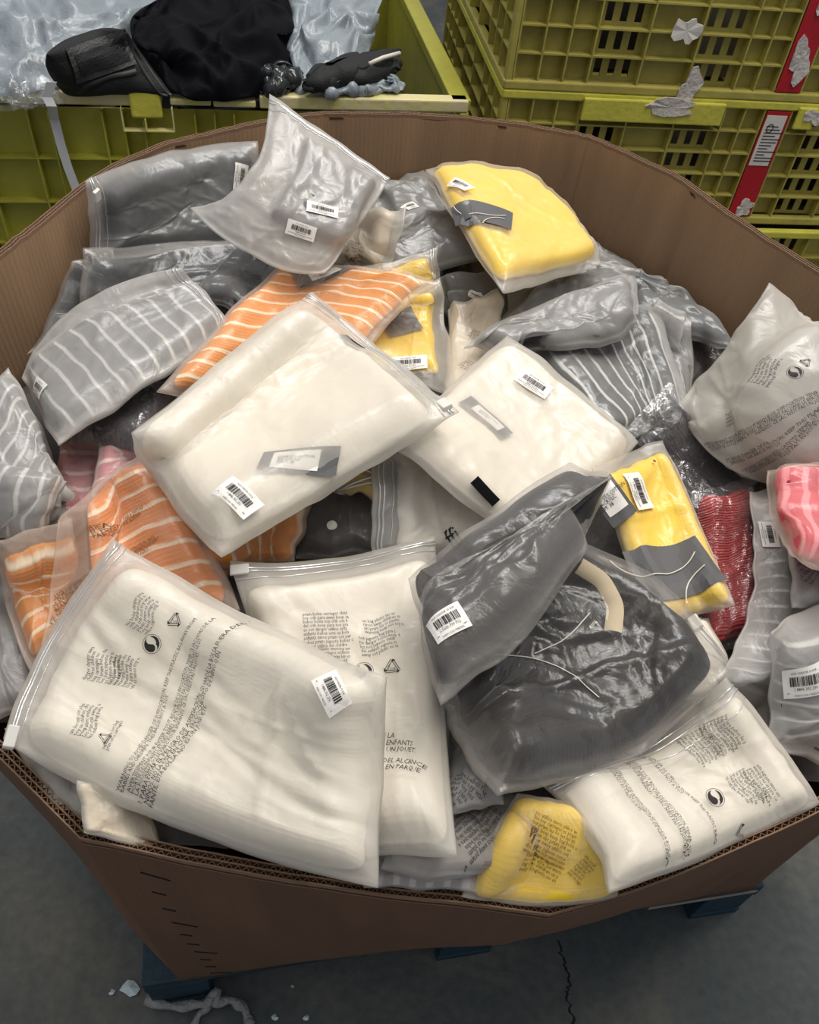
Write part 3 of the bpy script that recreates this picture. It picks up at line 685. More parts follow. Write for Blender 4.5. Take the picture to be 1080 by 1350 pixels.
    wz = wr * (ridg * .5 + .3 * np.clip(c2 - .3, 0, 1) + ck * .5)
    fh = smth + lock * (gap + wz) + (1 - lock) * .0008
    fh = np.maximum(fh, gh + .0022)
    rip = .0028 * (1 - lock) * perlin(X * 28, Y * 28, seed + 90)
    ftop = P + n * (fh + rip)[..., None]; fbot = P + n * rip[..., None] + n * .0003
    # irregular corners: cut slightly round
    milk = np.clip(np.clip((fh - gh - .003) / (gap + wr), 0, 1) * .8 + .45 * (1 - lock), 0, 1)
    nn = NG * NG; f = gfaces(NG, NG).tolist() + gfaces(NG, NG, nn, True).tolist()
    I = np.arange(nn).reshape(NG, NG); rim = list(I[0, :]) + list(I[1:, -1]) + list(I[-1, -2::-1]) + list(I[-2:0:-1, 0])
    for a in range(len(rim)): b = rim[(a + 1) % len(rim)]; f.append((rim[a], b, b + nn, rim[a] + nn))
    mesh('film_bag', np.concatenate([ftop.reshape(-1, 3), fbot.reshape(-1, 3)]), f, FM[fm], root, True, uv=np.tile(np.stack([X.ravel(), Y.ravel()], 1), (2, 1)), attr={'milk': np.tile(milk.ravel(), 2)}, loc=loc)
    B_.P = ftop; B_.n = n; B_.px = proj(ftop); B_.Lx = Lx; B_.Ly = Ly
    # pressed zip: two ridges and a slider
    if zip:
        e = {'top': lambda k, o_: (k, o_ / Ly), 'bottom': lambda k, o_: (k, 1 - o_ / Ly), 'left': lambda k, o_: (o_ / Lx, k), 'right': lambda k, o_: (1 - o_ / Lx, k)}[zip]
        mb = MB()
        for o_ in (.007, .0105, .018):
            ks = np.linspace(.0, 1, 40); st = np.array([e(k, o_) for k in ks]); p = samp(ftop, st[:, 0], st[:, 1]) + samp(n, st[:, 0], st[:, 1]) * .0009
            mb.tube(list(p), .0011 if o_ < .015 else .0005, 5)
        zo = mb.build('zip_seal', M_zip, root, True, loc=loc)
        if slider is not None:
            st = np.array([e(slider, .009), e(slider + (.02 if slider < .5 else -.02), .009)]); p = samp(ftop, st[:, 0], st[:, 1]); nn_ = samp(n, st[:, 0], st[:, 1])[0]
            a = (p[1] - p[0]); a /= np.linalg.norm(a); b = np.cross(nn_, a); c0_ = p[0] + nn_ * .002
            Mx = Matrix.Translation(Vector(c0_)) @ Matrix([list(map(float, (a[i], b[i], nn_[i]))) for i in range(3)]).to_4x4()
            MB().box(-.009, .009, -.0055, .0055, -.002, .003, M=Mx).build('zip_slider', M_slider, zo, bevel=.001, loc=loc)
    splat(blur(ftop, 1))
    return B_
def flat(B_, name, shape, pos, dirpx, mat, parent=None, lift=.0007, onto='film', smooth=0, off=None):
    """lay flat print or a label on the bag's film (or on the garment): pos is its centre, dirpx the way its baseline runs"""
    v, f = shape; v = np.asarray(v, float)
    if not len(v): return None
    G0 = B_.P if onto == 'film' else B_.gtop
    G = blur(G0, smooth) if smooth else G0; Gj = blur(G0, 5)
    pj = proj(Gj)
    i, j = np.unravel_index(((pj - np.array(pos)) ** 2).sum(-1).argmin(), pj.shape[:2]); s0, t0 = i / (NG - 1), j / (NG - 1)
    i0, i1 = max(i - 4, 0), min(i + 4, NG - 1); j0, j1 = max(j - 4, 0), min(j + 4, NG - 1)
    Ds = (Gj[i1, j] - Gj[i0, j]) * (NG - 1) / (i1 - i0); Dt = (Gj[i, j1] - Gj[i, j0]) * (NG - 1) / (j1 - j0)
    n0 = np.cross(Ds, Dt); n0 /= np.linalg.norm(n0); n0 *= np.sign(n0.dot(B_.n[i, j]))
    ps = (pj[i1, j] - pj[i0, j]) / (i1 - i0); pt = (pj[i, j1] - pj[i, j0]) / (j1 - j0)
    Jp = np.stack([ps, pt], 1); r_ = np.linalg.solve(Jp, np.array(pos) - pj[i, j]); s0 += np.clip(r_[0], -1, 1) / (NG - 1); t0 += np.clip(r_[1], -1, 1) / (NG - 1)
    dst = np.linalg.solve(Jp, np.array(dirpx, float)); Bv = Ds * dst[0] + Dt * dst[1]; Bv -= n0 * Bv.dot(n0); Bv /= np.linalg.norm(Bv); U = np.cross(n0, Bv)
    A = np.array([[Ds.dot(Bv), Dt.dot(Bv)], [Ds.dot(U), Dt.dot(U)]]); Ai = np.linalg.inv(A)
    P0 = samp(Gj, np.array([s0]), np.array([t0]))[0]
    def sampx(st):
        q = samp(Gj, st[:, 0], st[:, 1]); e = st - np.clip(st, 0, 1); return q + e[:, :1] * Ds + e[:, 1:] * Dt
    st = v @ Ai.T + np.array([s0, t0])
    for _ in range(6):
        w = sampx(st) - P0; r = v - np.stack([w @ Bv, w @ U], 1); st = st + .7 * np.clip(r @ Ai.T, -.05, .05)
    if mat in (M_ink, M_inkgrey, M_inkbrown) and parent is None:
        okv = ((st > .012) & (st < .988)).all(1); f = [q_ for q_ in f if all(okv[k] for k in q_)]
        if not f: return None
    e = st - np.clip(st, 0, 1)
    p = samp(G, st[:, 0], st[:, 1]) + e[:, :1] * Ds + e[:, 1:] * Dt
    if smooth:
        if off is None: off = float(np.quantile(((samp(G0, st[:, 0], st[:, 1]) - samp(G, st[:, 0], st[:, 1])) @ n0), .97)); off = max(0., min(off, .006))
        p = p + n0 * (off + lift)
    else: p = p + samp(B_.n, st[:, 0], st[:, 1]) * lift
    o = mesh(name, p, f, mat, parent or B_.root, False, loc=B_.loc); B_.off = off; return o
def gridrect(w, h, n=10, m=6, cx=0, cy=0):
    v = [((i / n - .5) * w + cx, (j / m - .5) * h + cy) for i in range(n + 1) for j in range(m + 1)]
    return v, gfaces(n + 1, m + 1).tolist()
def barcode(w, h, seed=0, style=0):
    r = random.Random(seed); v = []; f = []
    def q(x0, x1, y0, y1): c = len(v); v.extend([(x0, y0), (x1, y0), (x1, y1), (x0, y1)]); f.append((c, c + 1, c + 2, c + 3))
    y0, y1 = -.10 * h, .22 * h; x = -w * .34
    while x < w * .34:
        b = r.choice([.5, .8, 1.2, 1.8]) * .0006; q(x, min(x + b, w * .35), y0, y1); x += b + r.choice([.5, .8, 1.2]) * .0006
    v2, f2 = textgeo(r.choice(['0 4912 733 800', '2 5536 719 712', '1 8846 302 250']), h * .15); c = len(v); v += [(a[0], a[1] - .2 * h) for a in v2]; f += [tuple(i + c for i in t) for t in f2]
    v2, f2 = textgeo('KNIT SWEATER  M  EUR', h * .10); c = len(v); v += [(a[0], a[1] + .34 * h) for a in v2]; f += [tuple(i + c for i in t) for t in f2]
    q(-w * .42, w * .42, -.335 * h, -.315 * h)
    v2, f2 = textgeo('WASH COLD / MADE IN', h * .09); c = len(v); v += [(a[0], a[1] - .41 * h) for a in v2]; f += [tuple(i + c for i in t) for t in f2]
    return v, f
def sticker(key, pos, d, w=.042, h=.024, seed=0, onto='film'):
    B_ = BAGS[key]; s = flat(B_, 'barcode_sticker', gridrect(w, h), pos, d, M_sticker, lift=.0008, onto=onto, smooth=7); q = B_.off
    flat(B_, 'barcode_print', barcode(w, h, seed), pos, d, M_ink, parent=s, lift=.0014, onto=onto, smooth=7, off=q); return s
def card(key, pos, d, w, h, m=None, strings=0, name='swing_tag', lab=None, onto='garment', lift=.0026, txt=True):
    B_ = BAGS[key]; K = dict(onto=onto, smooth=9); s = flat(B_, name, gridrect(w, h, 12, 8), pos, d, m or M_grayhard, lift=lift, **K); K['off'] = B_.off
    if lab:
        flat(B_, 'tag_label', gridrect(lab[0], lab[1], 6, 4, lab[2], lab[3]), pos, d, M_sticker, parent=s, lift=lift + .0006, **K)
        v, f = textgeo('COMP 55% COTTON\n45% ACRYLIC\nSIZE M  38', lab[1] * .2); v = v + np.array([lab[2], lab[3]])
        flat(B_, 'tag_print', (v, f), pos, d, M_ink, parent=s, lift=lift + .0011, **K)
    for k in range(strings):
        v = []; f = []; r0 = w * (.62, .5)[k % 2]; cx, cy = ((-.12 * w, .62 * h), (.42 * w, -.7 * h))[k % 2]; a0, a1 = ((200, 320), (100, 170))[k % 2]
        for i in range(25):
            a = math.radians(a0 + (a1 - a0) * i / 24)
            for rr_ in (r0 - .0007, r0 + .0007): v.append((cx + rr_ * math.cos(a), cy + rr_ * math.sin(a)))
        for i in range(24): f.append((2 * i, 2 * i + 1, 2 * i + 3, 2 * i + 2))
        flat(B_, 'tag_string', (v, f), pos, d, M_string, parent=s, lift=lift + .0014, **K)
    return s
def text(key, txt, pos, d, size, mat=None, align='LEFT', bend=0, sp=.78, name='printed_text'):
    v, f = textgeo(txt, size, align, sp); v = v.copy()
    if bend and len(v): v[:, 1] += bend * np.sin(v[:, 0] / (np.abs(v[:, 0]).max() + 1e-9) * 3.1)
    return flat(BAGS[key], name, (v, f), pos, d, mat or M_inkgrey)
def greendot(key, pos, d, r=.009, m=None): flat(BAGS[key], 'round_arrow_mark', shape_green_dot(r), pos, d, m or M_ink)
def recycle(key, pos, d, r=.010, m=None):
    s = flat(BAGS[key], 'recycling_mark', shape_recycle(r), pos, d, m or M_ink); v, f = textgeo('4\nLDPE', r * .4); flat(BAGS[key], 'recycling_code', (v, f), pos, d, m or M_ink, parent=s)
M_zip = film_mat('zip_ridge', (238, 238, 238), .25, .18, .3, .0); M_slider = pb('slider_plastic', (228, 226, 220), .35); M_sticker = pb('sticker_paper', (240, 238, 234), .6)
FM = {'frost': film_mat('frosted_film', clear=.68, rough=.36, gloss=.014),
      'milky': film_mat('milky_film', (234, 230, 222), clear=.60, rough=.38, gloss=.013),
      'grey': film_mat('smoky_frosted_film', (208, 208, 207), clear=.70, rough=.32, gloss=.014),
      'foggy': film_mat('foggy_film', (222, 220, 216), clear=.50, rough=.34, gloss=.014),
      'hazy': film_mat('hazy_film', (216, 215, 212), clear=.62, rough=.34, gloss=.014),
      'dark': film_mat('thin_frosted_film', (214, 210, 206), clear=.88, rough=.28, gloss=.02),
      'sheer': film_mat('sheer_frosted_film', (214, 208, 202), clear=.93, rough=.26, gloss=.025, varc=.22),
      'clear': film_mat('clear_crinkled_film', (235, 235, 235), clear=.97, rough=.06, gloss=.02, bump=.5, bs=70, varc=.06, fres=.2),
      'tint': film_mat('colourless_frosted_film', (236, 230, 220), clear=.82, rough=.36, gloss=.013, varc=.34),
      'pinkf': film_mat('rosy_milky_film', (242, 224, 210), clear=.85, rough=.36, gloss=.013, varc=.38)}
G = {'white': fabric('white_knit', (250, 243, 230), knit=.0, kp=.007, kaxis=1, var=.03), 'cable': fabric('white_cable_knit', (252, 246, 234), knit=.12, kp=.012, kaxis=0, var=.03),
     'cream': fabric('cream_knit', (236, 220, 194), knit=.2, var=.08), 'orange': fabric('orange_knit_white_stripes', (255, 160, 30), (255, 238, 206), .026, .2, 1, .3, .005, 1),
     'orange2': fabric('orange_knit_wide_stripes', (255, 160, 30), (255, 234, 200), .027, .2, 0, .3, .005, 0), 'rust': fabric('burnt_orange_knit', (240, 112, 22), (250, 190, 120), .03, .12, 1, .3),
     'yellow': fabric('yellow_knit', (255, 216, 40), knit=.0, var=.04), 'olive': fabric('mustard_knit', (206, 172, 42)),
     'greys': fabric('grey_knit_white_stripes', (104, 106, 112), (252, 252, 248), .019, .22, 0, .3, .005, 0), 'greyst': fabric('grey_knit_cross_stripes', (108, 110, 116), (252, 252, 248), .025, .17, 1, .3, .005, 1),
     'chars': fabric('charcoal_knit_white_stripes', (50, 51, 56), (240, 240, 236), .024, .2, 0, .3, .005, 0), 'char': fabric('charcoal_knit', (48, 47, 50)), 'jet': fabric('near_black_knit', (27, 26, 28)), 'slate': fabric('slate_grey_cloth', (58, 64, 70)), 'graph': fabric('graphite_knit', (46, 44, 46)),
     'navy': fabric('navy_black_cloth', (22, 25, 33)), 'mid': fabric('mid_grey_cloth', (122, 120, 120)), 'light': fabric('light_grey_cloth', (196, 194, 190)), 'taupe': fabric('taupe_cloth', (142, 130, 124)),
     'plum': fabric('plum_grey_cloth', (78, 74, 78), knit=.1), 'pink': fabric('magenta_knit_white_stripes', (216, 48, 98), (252, 220, 222), .03, .2, 1, .3), 'pinkr': fabric('pink_knit_pale_stripes', (232, 70, 96), (250, 150, 164), .026, .36, 0, .2),
     'red': fabric('crimson_fringed_knit', (228, 58, 60), (140, 30, 40), .006, .3, 1, 1.2, .004, 1, cable=True, var=.4), 'wine': fabric('wine_cloth', (88, 26, 50))}
# ================================================================ the bags, lowest first
# -- deep layer seen through the gaps
bag('gap1', 'black garment in the gap right of the cream printed bag', [(572, 322), (655, 330), (665, 425), (588, 405)], gm=G['navy'], fm='dark', seed=2, T=.012)
bag('gap2', 'charcoal bag with a snap button, in the gap between the two big white bags', [(398, 632), (492, 618), (500, 735), (392, 740)], gm=G['char'], fm='dark', seed=3)
bag('gap3', 'mustard yellow sliver of a zip bag above the charcoal one with the snap button', [(438, 615), (500, 612), (497, 668), (462, 640)], gm=G['olive'], fm='dark', seed=4, T=.01, zip='bottom')
bag('gap4', 'black bag showing below the zip edge of the big upper white bag', [(478, 545), (585, 520), (600, 590), (440, 622)], gm=G['navy'], fm='dark', seed=5, T=.01)
bag('gapL', 'grey smoky empty-looking bag end at the left border under the orange bags', [(-50, 740), (18, 748), (52, 935), (-30, 960)], gm=G['mid'], fm='grey', seed=6)
bag('gapL2', 'grey frosted bag tucked under the lower left white bag by the near rim', [(5, 965), (140, 1015), (150, 1112), (62, 1068)], gm=G['light'], fm='hazy', seed=7, T=.008, wr=.012)
bag('gapL3', 'cream bag corner under the lower left white bag beside the grey one', [(100, 1030), (190, 1060), (215, 1130), (112, 1100)], gm=G['cream'], fm='milky', seed=8, T=.005, stiff=1., und=.002, wob=2)
bag('botstripe', 'pinkish striped bag at the near rim below the grey printed bag', [(470, 1120), (630, 1120), (628, 1180), (480, 1172)], gm=fabric('pinkish_grey_stripe', (196, 180, 178), (236, 228, 224), .016, .4, 0, .2), fm='hazy', seed=9, T=.01)
bag('botgrey', 'beige grey bag with black printing beside the yellow bag at the near rim', [(560, 1055), (690, 1050), (650, 1130), (500, 1150)], m=(None, None, (585, 1165), None), gm=G['taupe'], fm='hazy', seed=10, T=.016)
bag('botgrey2', 'small crumpled silvery bag right of the tall white bag, above the beige grey one', [(590, 930), (665, 985), (660, 1062), (592, 1078)], gm=G['mid'], fm='grey', seed=11, T=.014, wr=.014)
bag('winegap', 'dark wine coloured bag under the standing pale bag at the right', [(1000, 590), (1100, 560), (1110, 650), (990, 650)], gm=G['wine'], fm='dark', seed=12, T=.01)
# -- back row
bag('backL', 'wide charcoal bag with a zip along its left end, against the far left rim', [(110, 240), (340, 190), (335, 330), (120, 348)], m=((215, 205), None, None, None), gm=G['slate'], fm='grey', seed=21, T=.022, zip='left', slider=.12, mg=(.07, .03, .08, .05), wr=.012, wob=3)
bag('backL3', 'dark slate bag wedged between the striped bag and the left wall of the box', [(92, 345), (150, 330), (140, 440), (35, 470)], gm=G['slate'], fm='dark', seed=22, T=.02, wr=.012)
bag('backL2', 'dark slate bag lying below the wide charcoal one at the far left', [(108, 330), (335, 318), (320, 430), (100, 450)], gm=G['slate'], fm='dark', seed=23, T=.02, mg=(.04, .04, .12, .05), wob=3)
bag('slateprint', 'slate grey bag with faint dark printing above the orange striped one', [(308, 332), (385, 355), (335, 430), (255, 392)], gm=G['slate'], fm='dark', seed=24, T=.014)
bag('backM2', 'smoky grey bag with a small white label between cream bag and yellow bag', [(478, 262), (556, 226), (612, 310), (505, 320)], gm=G['char'], fm='hazy', seed=25, T=.02, mg=(.2, .1, .1, .1))
bag('backM3', 'smooth mid grey bag just below the yellow bag with the square card', [(500, 288), (602, 285), (640, 345), (500, 372)], gm=G['mid'], fm='grey', seed=26, T=.02)
bag('cream1', 'small cream bag with brown printing beside the upright grey bag', [(450, 300), (540, 277), (512, 362), (425, 350)], gm=G['cream'], fm='milky', seed=27, T=.022, mg=(.05, .12, .05, .05))
bag('stripeB', 'grey striped bag behind the yellow bag with the square card', [(735, 290), (790, 318), (870, 385), (760, 370)], gm=G['greyst'], fm='grey', seed=28, T=.016)
bag('darkM', 'dark bag with a folded white label right of the orange garment', [(580, 368), (672, 362), (665, 440), (590, 425)], gm=G['char'], fm='grey', seed=29, T=.014)
bag('navyR', 'navy black garment at the right wall behind the dark striped bag', [(870, 420), (960, 440), (960, 480), (900, 520)], gm=G['navy'], fm='sheer', seed=30, T=.012)
bag('greyR', 'grey shiny bag against the right wall behind the rolled grey bag', [(812, 352), (890, 385), (968, 462), (842, 445)], gm=G['slate'], fm='grey', seed=31, T=.02, wr=.014)
bag('greyR2', 'pale grey bag edge right of the dark striped bag', [(858, 395), (915, 425), (912, 610), (850, 560)], gm=G['mid'], fm='hazy', seed=32, T=.014)
bag('cream2', 'cream bag with brown printing right of the lower yellow zip bag', [(590, 412), (655, 385), (660, 505), (585, 575)], gm=G['cream'], fm='milky', seed=33, T=.014)
bag('stripeD', 'charcoal bag with white stripes behind the white bag in the middle', [(672, 462), (868, 398), (912, 560), (800, 590)], gm=G['chars'], fm='grey', seed=34, T=.024, wr=.012, mg=(.03, .05, .05, .05))
bag('rollG', 'grey bag with a rolled dark garment right below the yellow bag with the card', [(672, 372), (838, 355), (840, 418), (655, 450)], gm=G['char'], fm='hazy', seed=35, T=.034, wr=.018, mg=(.12, .08, .25, .2), m=((745, 348), None, None, None))
bag('longG', 'long pale grey folded bag lying across the dark striped bag', [(610, 462), (832, 370), (838, 428), (690, 468)], gm=G['mid'], fm='hazy', seed=36, T=.022, wr=.012, m=((700, 415), None, (790, 460), None))
bag('yellowT', 'yellow bag with a dark square card at the far rim, highest yellow one', [(560, 228), (705, 250), (792, 352), (660, 388)], m=((640, 228), (760, 300), (705, 380), (603, 300)), gm=G['yellow'], fm='tint', stiff=1., seed=37, T=.020, wr=.005, mg=(.02, .02, .02, .07), zc=(1.03, 1.0, .985, 1.03, .006))
bag('yellow1', 'small yellow bag corner behind the orange garment with the label tag', [(462, 362), (575, 330), (585, 390), (480, 390)], gm=G['yellow'], fm='tint', seed=38, T=.02, mg=(.05, .12, .1, .05), zip='right')
bag('yellow2', 'yellow zip bag with a grey card and barcode sticker above the white bags', [(488, 400), (580, 372), (602, 520), (470, 500)], gm=G['yellow'], fm='tint', seed=39, T=.018, mg=(.05, .15, .05, .12))
# -- left side
bag('pink', 'magenta white-striped bag showing below the black crinkled one', [(82, 585), (180, 598), (150, 690), (70, 700)], gm=G['pink'], fm='milky', seed=41, T=.018)
bag('pink2', 'second magenta striped bag end, right of the first, under the big white bag', [(130, 592), (240, 590), (225, 650), (118, 660)], gm=G['pink'], fm='milky', seed=42, T=.016)
bag('stripeL0', 'pale grey striped bag end between the leftmost striped bag and the magenta one', [(35, 680), (92, 635), (88, 700), (45, 745)], gm=G['greys'], fm='milky', seed=43, T=.012)
bag('black', 'black crinkled garment in glossy clear film below the left striped bag', [(165, 478), (288, 450), (200, 612), (72, 585)], m=(None, (245, 520), None, None), gm=G['plum'], fm='clear', seed=44, T=.026, wr=.014, wfreq=9)
bag('stripeL', 'grey bag with white cross stripes, its pointed corner overlapping the orange garment', [(240, 354), (308, 436), (78, 590), (30, 500)], m=(None, (205, 508), None, (105, 405)), gm=G['greyst'], fm='foggy', seed=45, T=.022, mg=(.16, .04, .03, .03), lift=.012, zip='top', wob=3)
bag('stripeLL', 'leftmost grey striped bag leaning on the box wall with a pointed top', [(12, 488), (90, 640), (72, 680), (-80, 600)], m=((50, 560), None, (0, 690), None), gm=G['greys'], fm='foggy', seed=46, T=.018, mg=(.06, .04, .03, .03), zc=(.98, .93, .91, .95))
bag('stripeLL2', 'lower fold of grey striped bag at the left border above the small orange one', [(-60, 600), (86, 640), (60, 690), (-40, 730)], gm=G['greys'], fm='foggy', seed=47, T=.014)
# -- orange ones
bag('orangeM', 'orange white-striped garment with a dark label tag, above the big upper white bag', [(372, 350), (582, 374), (452, 540), (205, 520)], m=(None, (505, 440), None, (300, 420)), gm=G['orange'], fm='pinkf', seed=51, T=.018, mg=(.02, .05, .03, .03), wob=3)
bag('rust', 'burnt orange striped bag under the big upper white bag', [(235, 640), (300, 680), (305, 800), (225, 760)], gm=G['rust'], fm='pinkf', seed=52, T=.014)
bag('orangeR', 'orange striped bag end under the lower corner of the big upper white bag', [(255, 690), (410, 668), (390, 742), (270, 752)], gm=G['orange2'], fm='pinkf', seed=53, T=.018)
bag('orangeL', 'narrow orange striped bag at the left border beside the printed orange bag', [(-5, 712), (95, 682), (100, 860), (42, 892)], m=(None, None, None, (8, 800)), gm=G['orange'], fm='pinkf', seed=54, T=.02, mg=(.12, .03, .1, .1))
bag('orangeP', 'orange striped bag printed with Spanish warnings on its left half', [(72, 688), (192, 600), (318, 808), (40, 892)], m=((130, 640), (262, 690), None, (62, 790)), gm=fabric('orange_knit_slanted_stripes', (250, 148, 48), (255, 234, 204), .025, .2, 1, .3, .005, 1), fm='pinkf', seed=55, T=.02, mg=(.28, .03, .04, .04), wob=3)
# -- right side
bag('clearD', 'dark garment in glossy crinkled clear film right of the middle white bag', [(815, 575), (882, 503), (1000, 660), (885, 700)], m=(None, (948, 585), None, None), gm=G['plum'], fm='clear', seed=61, T=.014, wr=.007, wfreq=9, mg=(.1, .12, .12, .03))
bag('red', 'crimson fringed knit in clear film between the yellow bag and the right striped bag', [(910, 650), (990, 632), (985, 850), (915, 880)], gm=G['red'], fm='clear', seed=62, T=.022, wfreq=9, mg=(.05, .12, .05, .05))
bag('whiteS', 'white bag corner with zip showing right of the dark rolled bag', [(860, 840), (935, 815), (975, 925), (880, 925)], gm=G['cable'], fm='milky', seed=63, T=.014, zip='right', slider=.1)
bag('stripeR', 'long grey bag with wide pale stripes right of the crimson knit', [(985, 650), (1055, 640), (1020, 975), (940, 895)], m=(None, (1055, 800), None, (985, 790)), gm=G['greyst'], fm='foggy', seed=64, T=.03, mg=(.08, .05, .05, .04))
bag('standR2', 'lower fold of pale printed bag beneath the standing one at the right border', [(905, 560), (1110, 560), (1100, 650), (975, 632)], m=(None, None, (1040, 640), None), gm=G['light'], fm='milky', seed=66, T=.03, wr=.01)
bag('standR', 'pale frosted bag standing against the right wall with a pointed tip and arrow mark', [(1012, 376), (1095, 500), (1080, 640), (893, 535)], m=((1066, 430), (1110, 560), (965, 622), (958, 462)), gm=G['light'], fm='milky', seed=65, T=.05, gap=.012, wr=.014, mg=(.3, .06, .08, .1), zc=(1.06, .98, .90, .92, .05), gshape=3, wob=3)
bag('prR', 'silvery bag with faint printing under the pink bag at the right border', [(1035, 690), (1110, 680), (1120, 800), (1040, 800)], gm=G['mid'], fm='hazy', seed=67, T=.014)
bag('pinkR', 'pink bag with pale stripes at the right border', [(1012, 624), (1140, 606), (1140, 790), (1040, 735)], m=(None, None, None, (1018, 690)), gm=G['pinkr'], fm='pinkf', seed=68, T=.024, mg=(.10, .02, .04, .06))
bag('rollR', 'pale grey striped roll with a barcode sticker in the right corner', [(1012, 832), (1125, 785), (1118, 1025), (1008, 985)], m=((1055, 805), None, None, None), gm=G['greyst'], fm='foggy', seed=69, T=.036, mg=(.06, .04, .06, .04), gshape=3)
# -- the white ones
bag('W3', 'white knit bag with a zip down its left side, left of the rolled dark bag', [(487, 602), (640, 590), (660, 740), (489, 735)], gm=G['white'], fm='frost', stiff=1., seed=71, T=.016, mg=(.18, .03, .1, .03), zip='left')
bag('W2', 'white bag in the middle with barcode sticker and blurred dark tag, beside the yellow ones', [(668, 446), (842, 585), (705, 735), (512, 592)], m=(None, None, None, (578, 530)), gm=G['white'], fm='milky', stiff=1., seed=72, T=.02, wr=.008, mg=(.02, .02, .03, .03), lift=.01, wob=3)
bag('yellowR', 'yellow bag with barcode, small label tag and big dark card, right of centre', [(778, 618), (872, 582), (970, 800), (866, 832)], m=(None, None, None, (815, 720)), gm=G['yellow'], fm='tint', stiff=1., seed=73, T=.018, wr=.004, gap=.002, mg=(.01, .01, .07, .01), wob=2, lift=.008)
bag('W1', 'large plump white bag in the upper middle with a zip along its right end', [(410, 388), (606, 548), (292, 742), (170, 572)], m=(None, None, (212, 650), (285, 482)), gm=G['white'], fm='milky', stiff=1., seed=74, T=.034, gap=.008, wr=.009, mg=(.02, .02, .07, .02), fold=.3, lift=.015, zip='top', slider=.96, wob=3)
bag('W5', 'tall white cable-knit bag with a zip across its top, left of the dark bags', [(303, 742), (572, 708), (604, 1132), (420, 1128)], m=((440, 738), (585, 900), None, None), gm=G['cable'], fm='milky', stiff=1., seed=75, T=.032, gap=.006, wr=.008, mg=(.02, .03, .08, .02), zip='top', slider=.03, lift=.01, wob=3)
bag('yellowB', 'yellow bag with brown printing at the notch of the near rim', [(682, 1045), (748, 1058), (812, 1182), (607, 1181)], m=(None, (800, 1120), (722, 1196), (645, 1105)), gm=G['yellow'], fm='tint', stiff=1., seed=77, T=.013, wr=.010, mg=(.03, .02, .03, .02), zc=(.95, .945, .884, .884, .004), wob=2)
bag('W6', 'white bag at the near right rim printed with wavy warning lines', [(712, 1038), (955, 893), (1082, 1062), (800, 1180)], m=((850, 975), None, (945, 1128), (770, 1105)), gm=G['cable'], fm='milky', stiff=1., seed=76, T=.026, wr=.009, mg=(.02, .02, .07, .02), zip='top', lift=.004, wob=3)
bag('darkB', 'large dark charcoal garment bag with a cream strap under the rolled dark one', [(700, 690), (962, 888), (650, 1062), (575, 925)], m=((868, 775), (835, 1002), (600, 985), None), gm=G['jet'], fm='sheer', stiff=1., seed=78, T=.034, gap=.005, wr=.013, mg=(.03, .04, .05, .04), lift=.01, und=.01)
bag('darkA', 'dark grey bag with rounded rolled top leaning over the white bags', [(538, 768), (745, 612), (782, 715), (584, 937)], m=((632, 690), (792, 648), (698, 835), (560, 850)), gm=G['graph'], fm='dark', stiff=1., seed=79, T=.034, gap=.008, wr=.015, mg=(.02, .03, .03, .03), lift=.02, und=.008)
bag('W4', 'large white bag in the lower left with the longest Spanish warning text', [(150, 713), (512, 893), (499, 1173), (3, 976)], m=((330, 815), None, (205, 1085), (60, 850)), gm=G['cable'], fm='milky', stiff=1., seed=80, T=.03, gap=.008, wr=.009, mg=(.07, .02, .03, .03), zip='left', slider=.98, lift=.012, wob=3,
    creases=[(425, 895, 375, 1130, .012, 14), (430, 890, 255, 1110, .010, 18), (432, 900, 480, 1150, .010, 9), (430, 893, 330, 1040, .006, 14)])
bag('tall', 'upright translucent grey bag with a pointed tip above the far rim, two stickers on it', [(355, 128), (514, 238), (428, 365), (252, 278)], m=(None, None, (345, 345), (330, 232)), gm=G['mid'], fm='foggy', seed=81, T=.016, gap=.006, wr=.012, mg=(.3, .05, .12, .3), zc=(1.13, 1.06, 1.00, 1.04), zip='top', wob=3, creases=[(355, 130, 420, 225, .008, 12), (420, 222, 340, 330, .008, 14)])

# ================================================================ stickers, cards, printing
M_inkred = pb('dark_red_ink', (120, 20, 30), .6)
ES = 'ATENCIÓN: PARA EVITAR EL PELIGRO DE ASFIXIACIÓN, GUARDE LA BOLSA FUERA DEL ALCANCE\nDE BEBÉS Y NIÑOS. NO LA USE EN CUNA, EN COCHECITO DE NIÑO O EN\nPARQUE INFANTIL. ESTA BOLSA NO ES UN JUGUETE.'
FR = 'AVERTISSEMENT: POUR ÉVITER TOUT RISQUE DE SUFFOCATION, TENIR CE SAC HORS DE LA\nPORTÉE DES ENFANTS ET DES BÉBÉS. NE L\'UTILISEZ PAS DANS LE BERCEAU, LE LIT,\nLA POUSSETTE OU LE PARC POUR ENFANTS. CE SAC N\'EST PAS UN JOUET.'
EN = 'WARNING: TO AVOID DANGER OF SUFFOCATION, KEEP THIS PLASTIC BAG AWAY FROM\nBABIES AND CHILDREN. THIS BAG IS NOT A TOY.'
def para(n, w, s):
    wd = 'keep away children este sac no es un para los del bag plastic utilice not toy les enfants bolsa juguete warning bebes ninos cot crib pram carriages danger'.split(); r = random.Random(s); L_ = []
    for _ in range(n):
        t = ''
        while len(t) < w: t += r.choice(wd) + ' '
        L_.append(t[:w])
    return '\n'.join(L_)
d4 = (110, -215)
text('W4', ES, (262, 938), d4, .0060, M_ink, bend=.004); text('W4', FR, (238, 928), (105, -215), .0047, M_inkgrey, bend=.005); text('W4', EN, (216, 926), (105, -215), .0047, M_inkgrey, bend=.005)
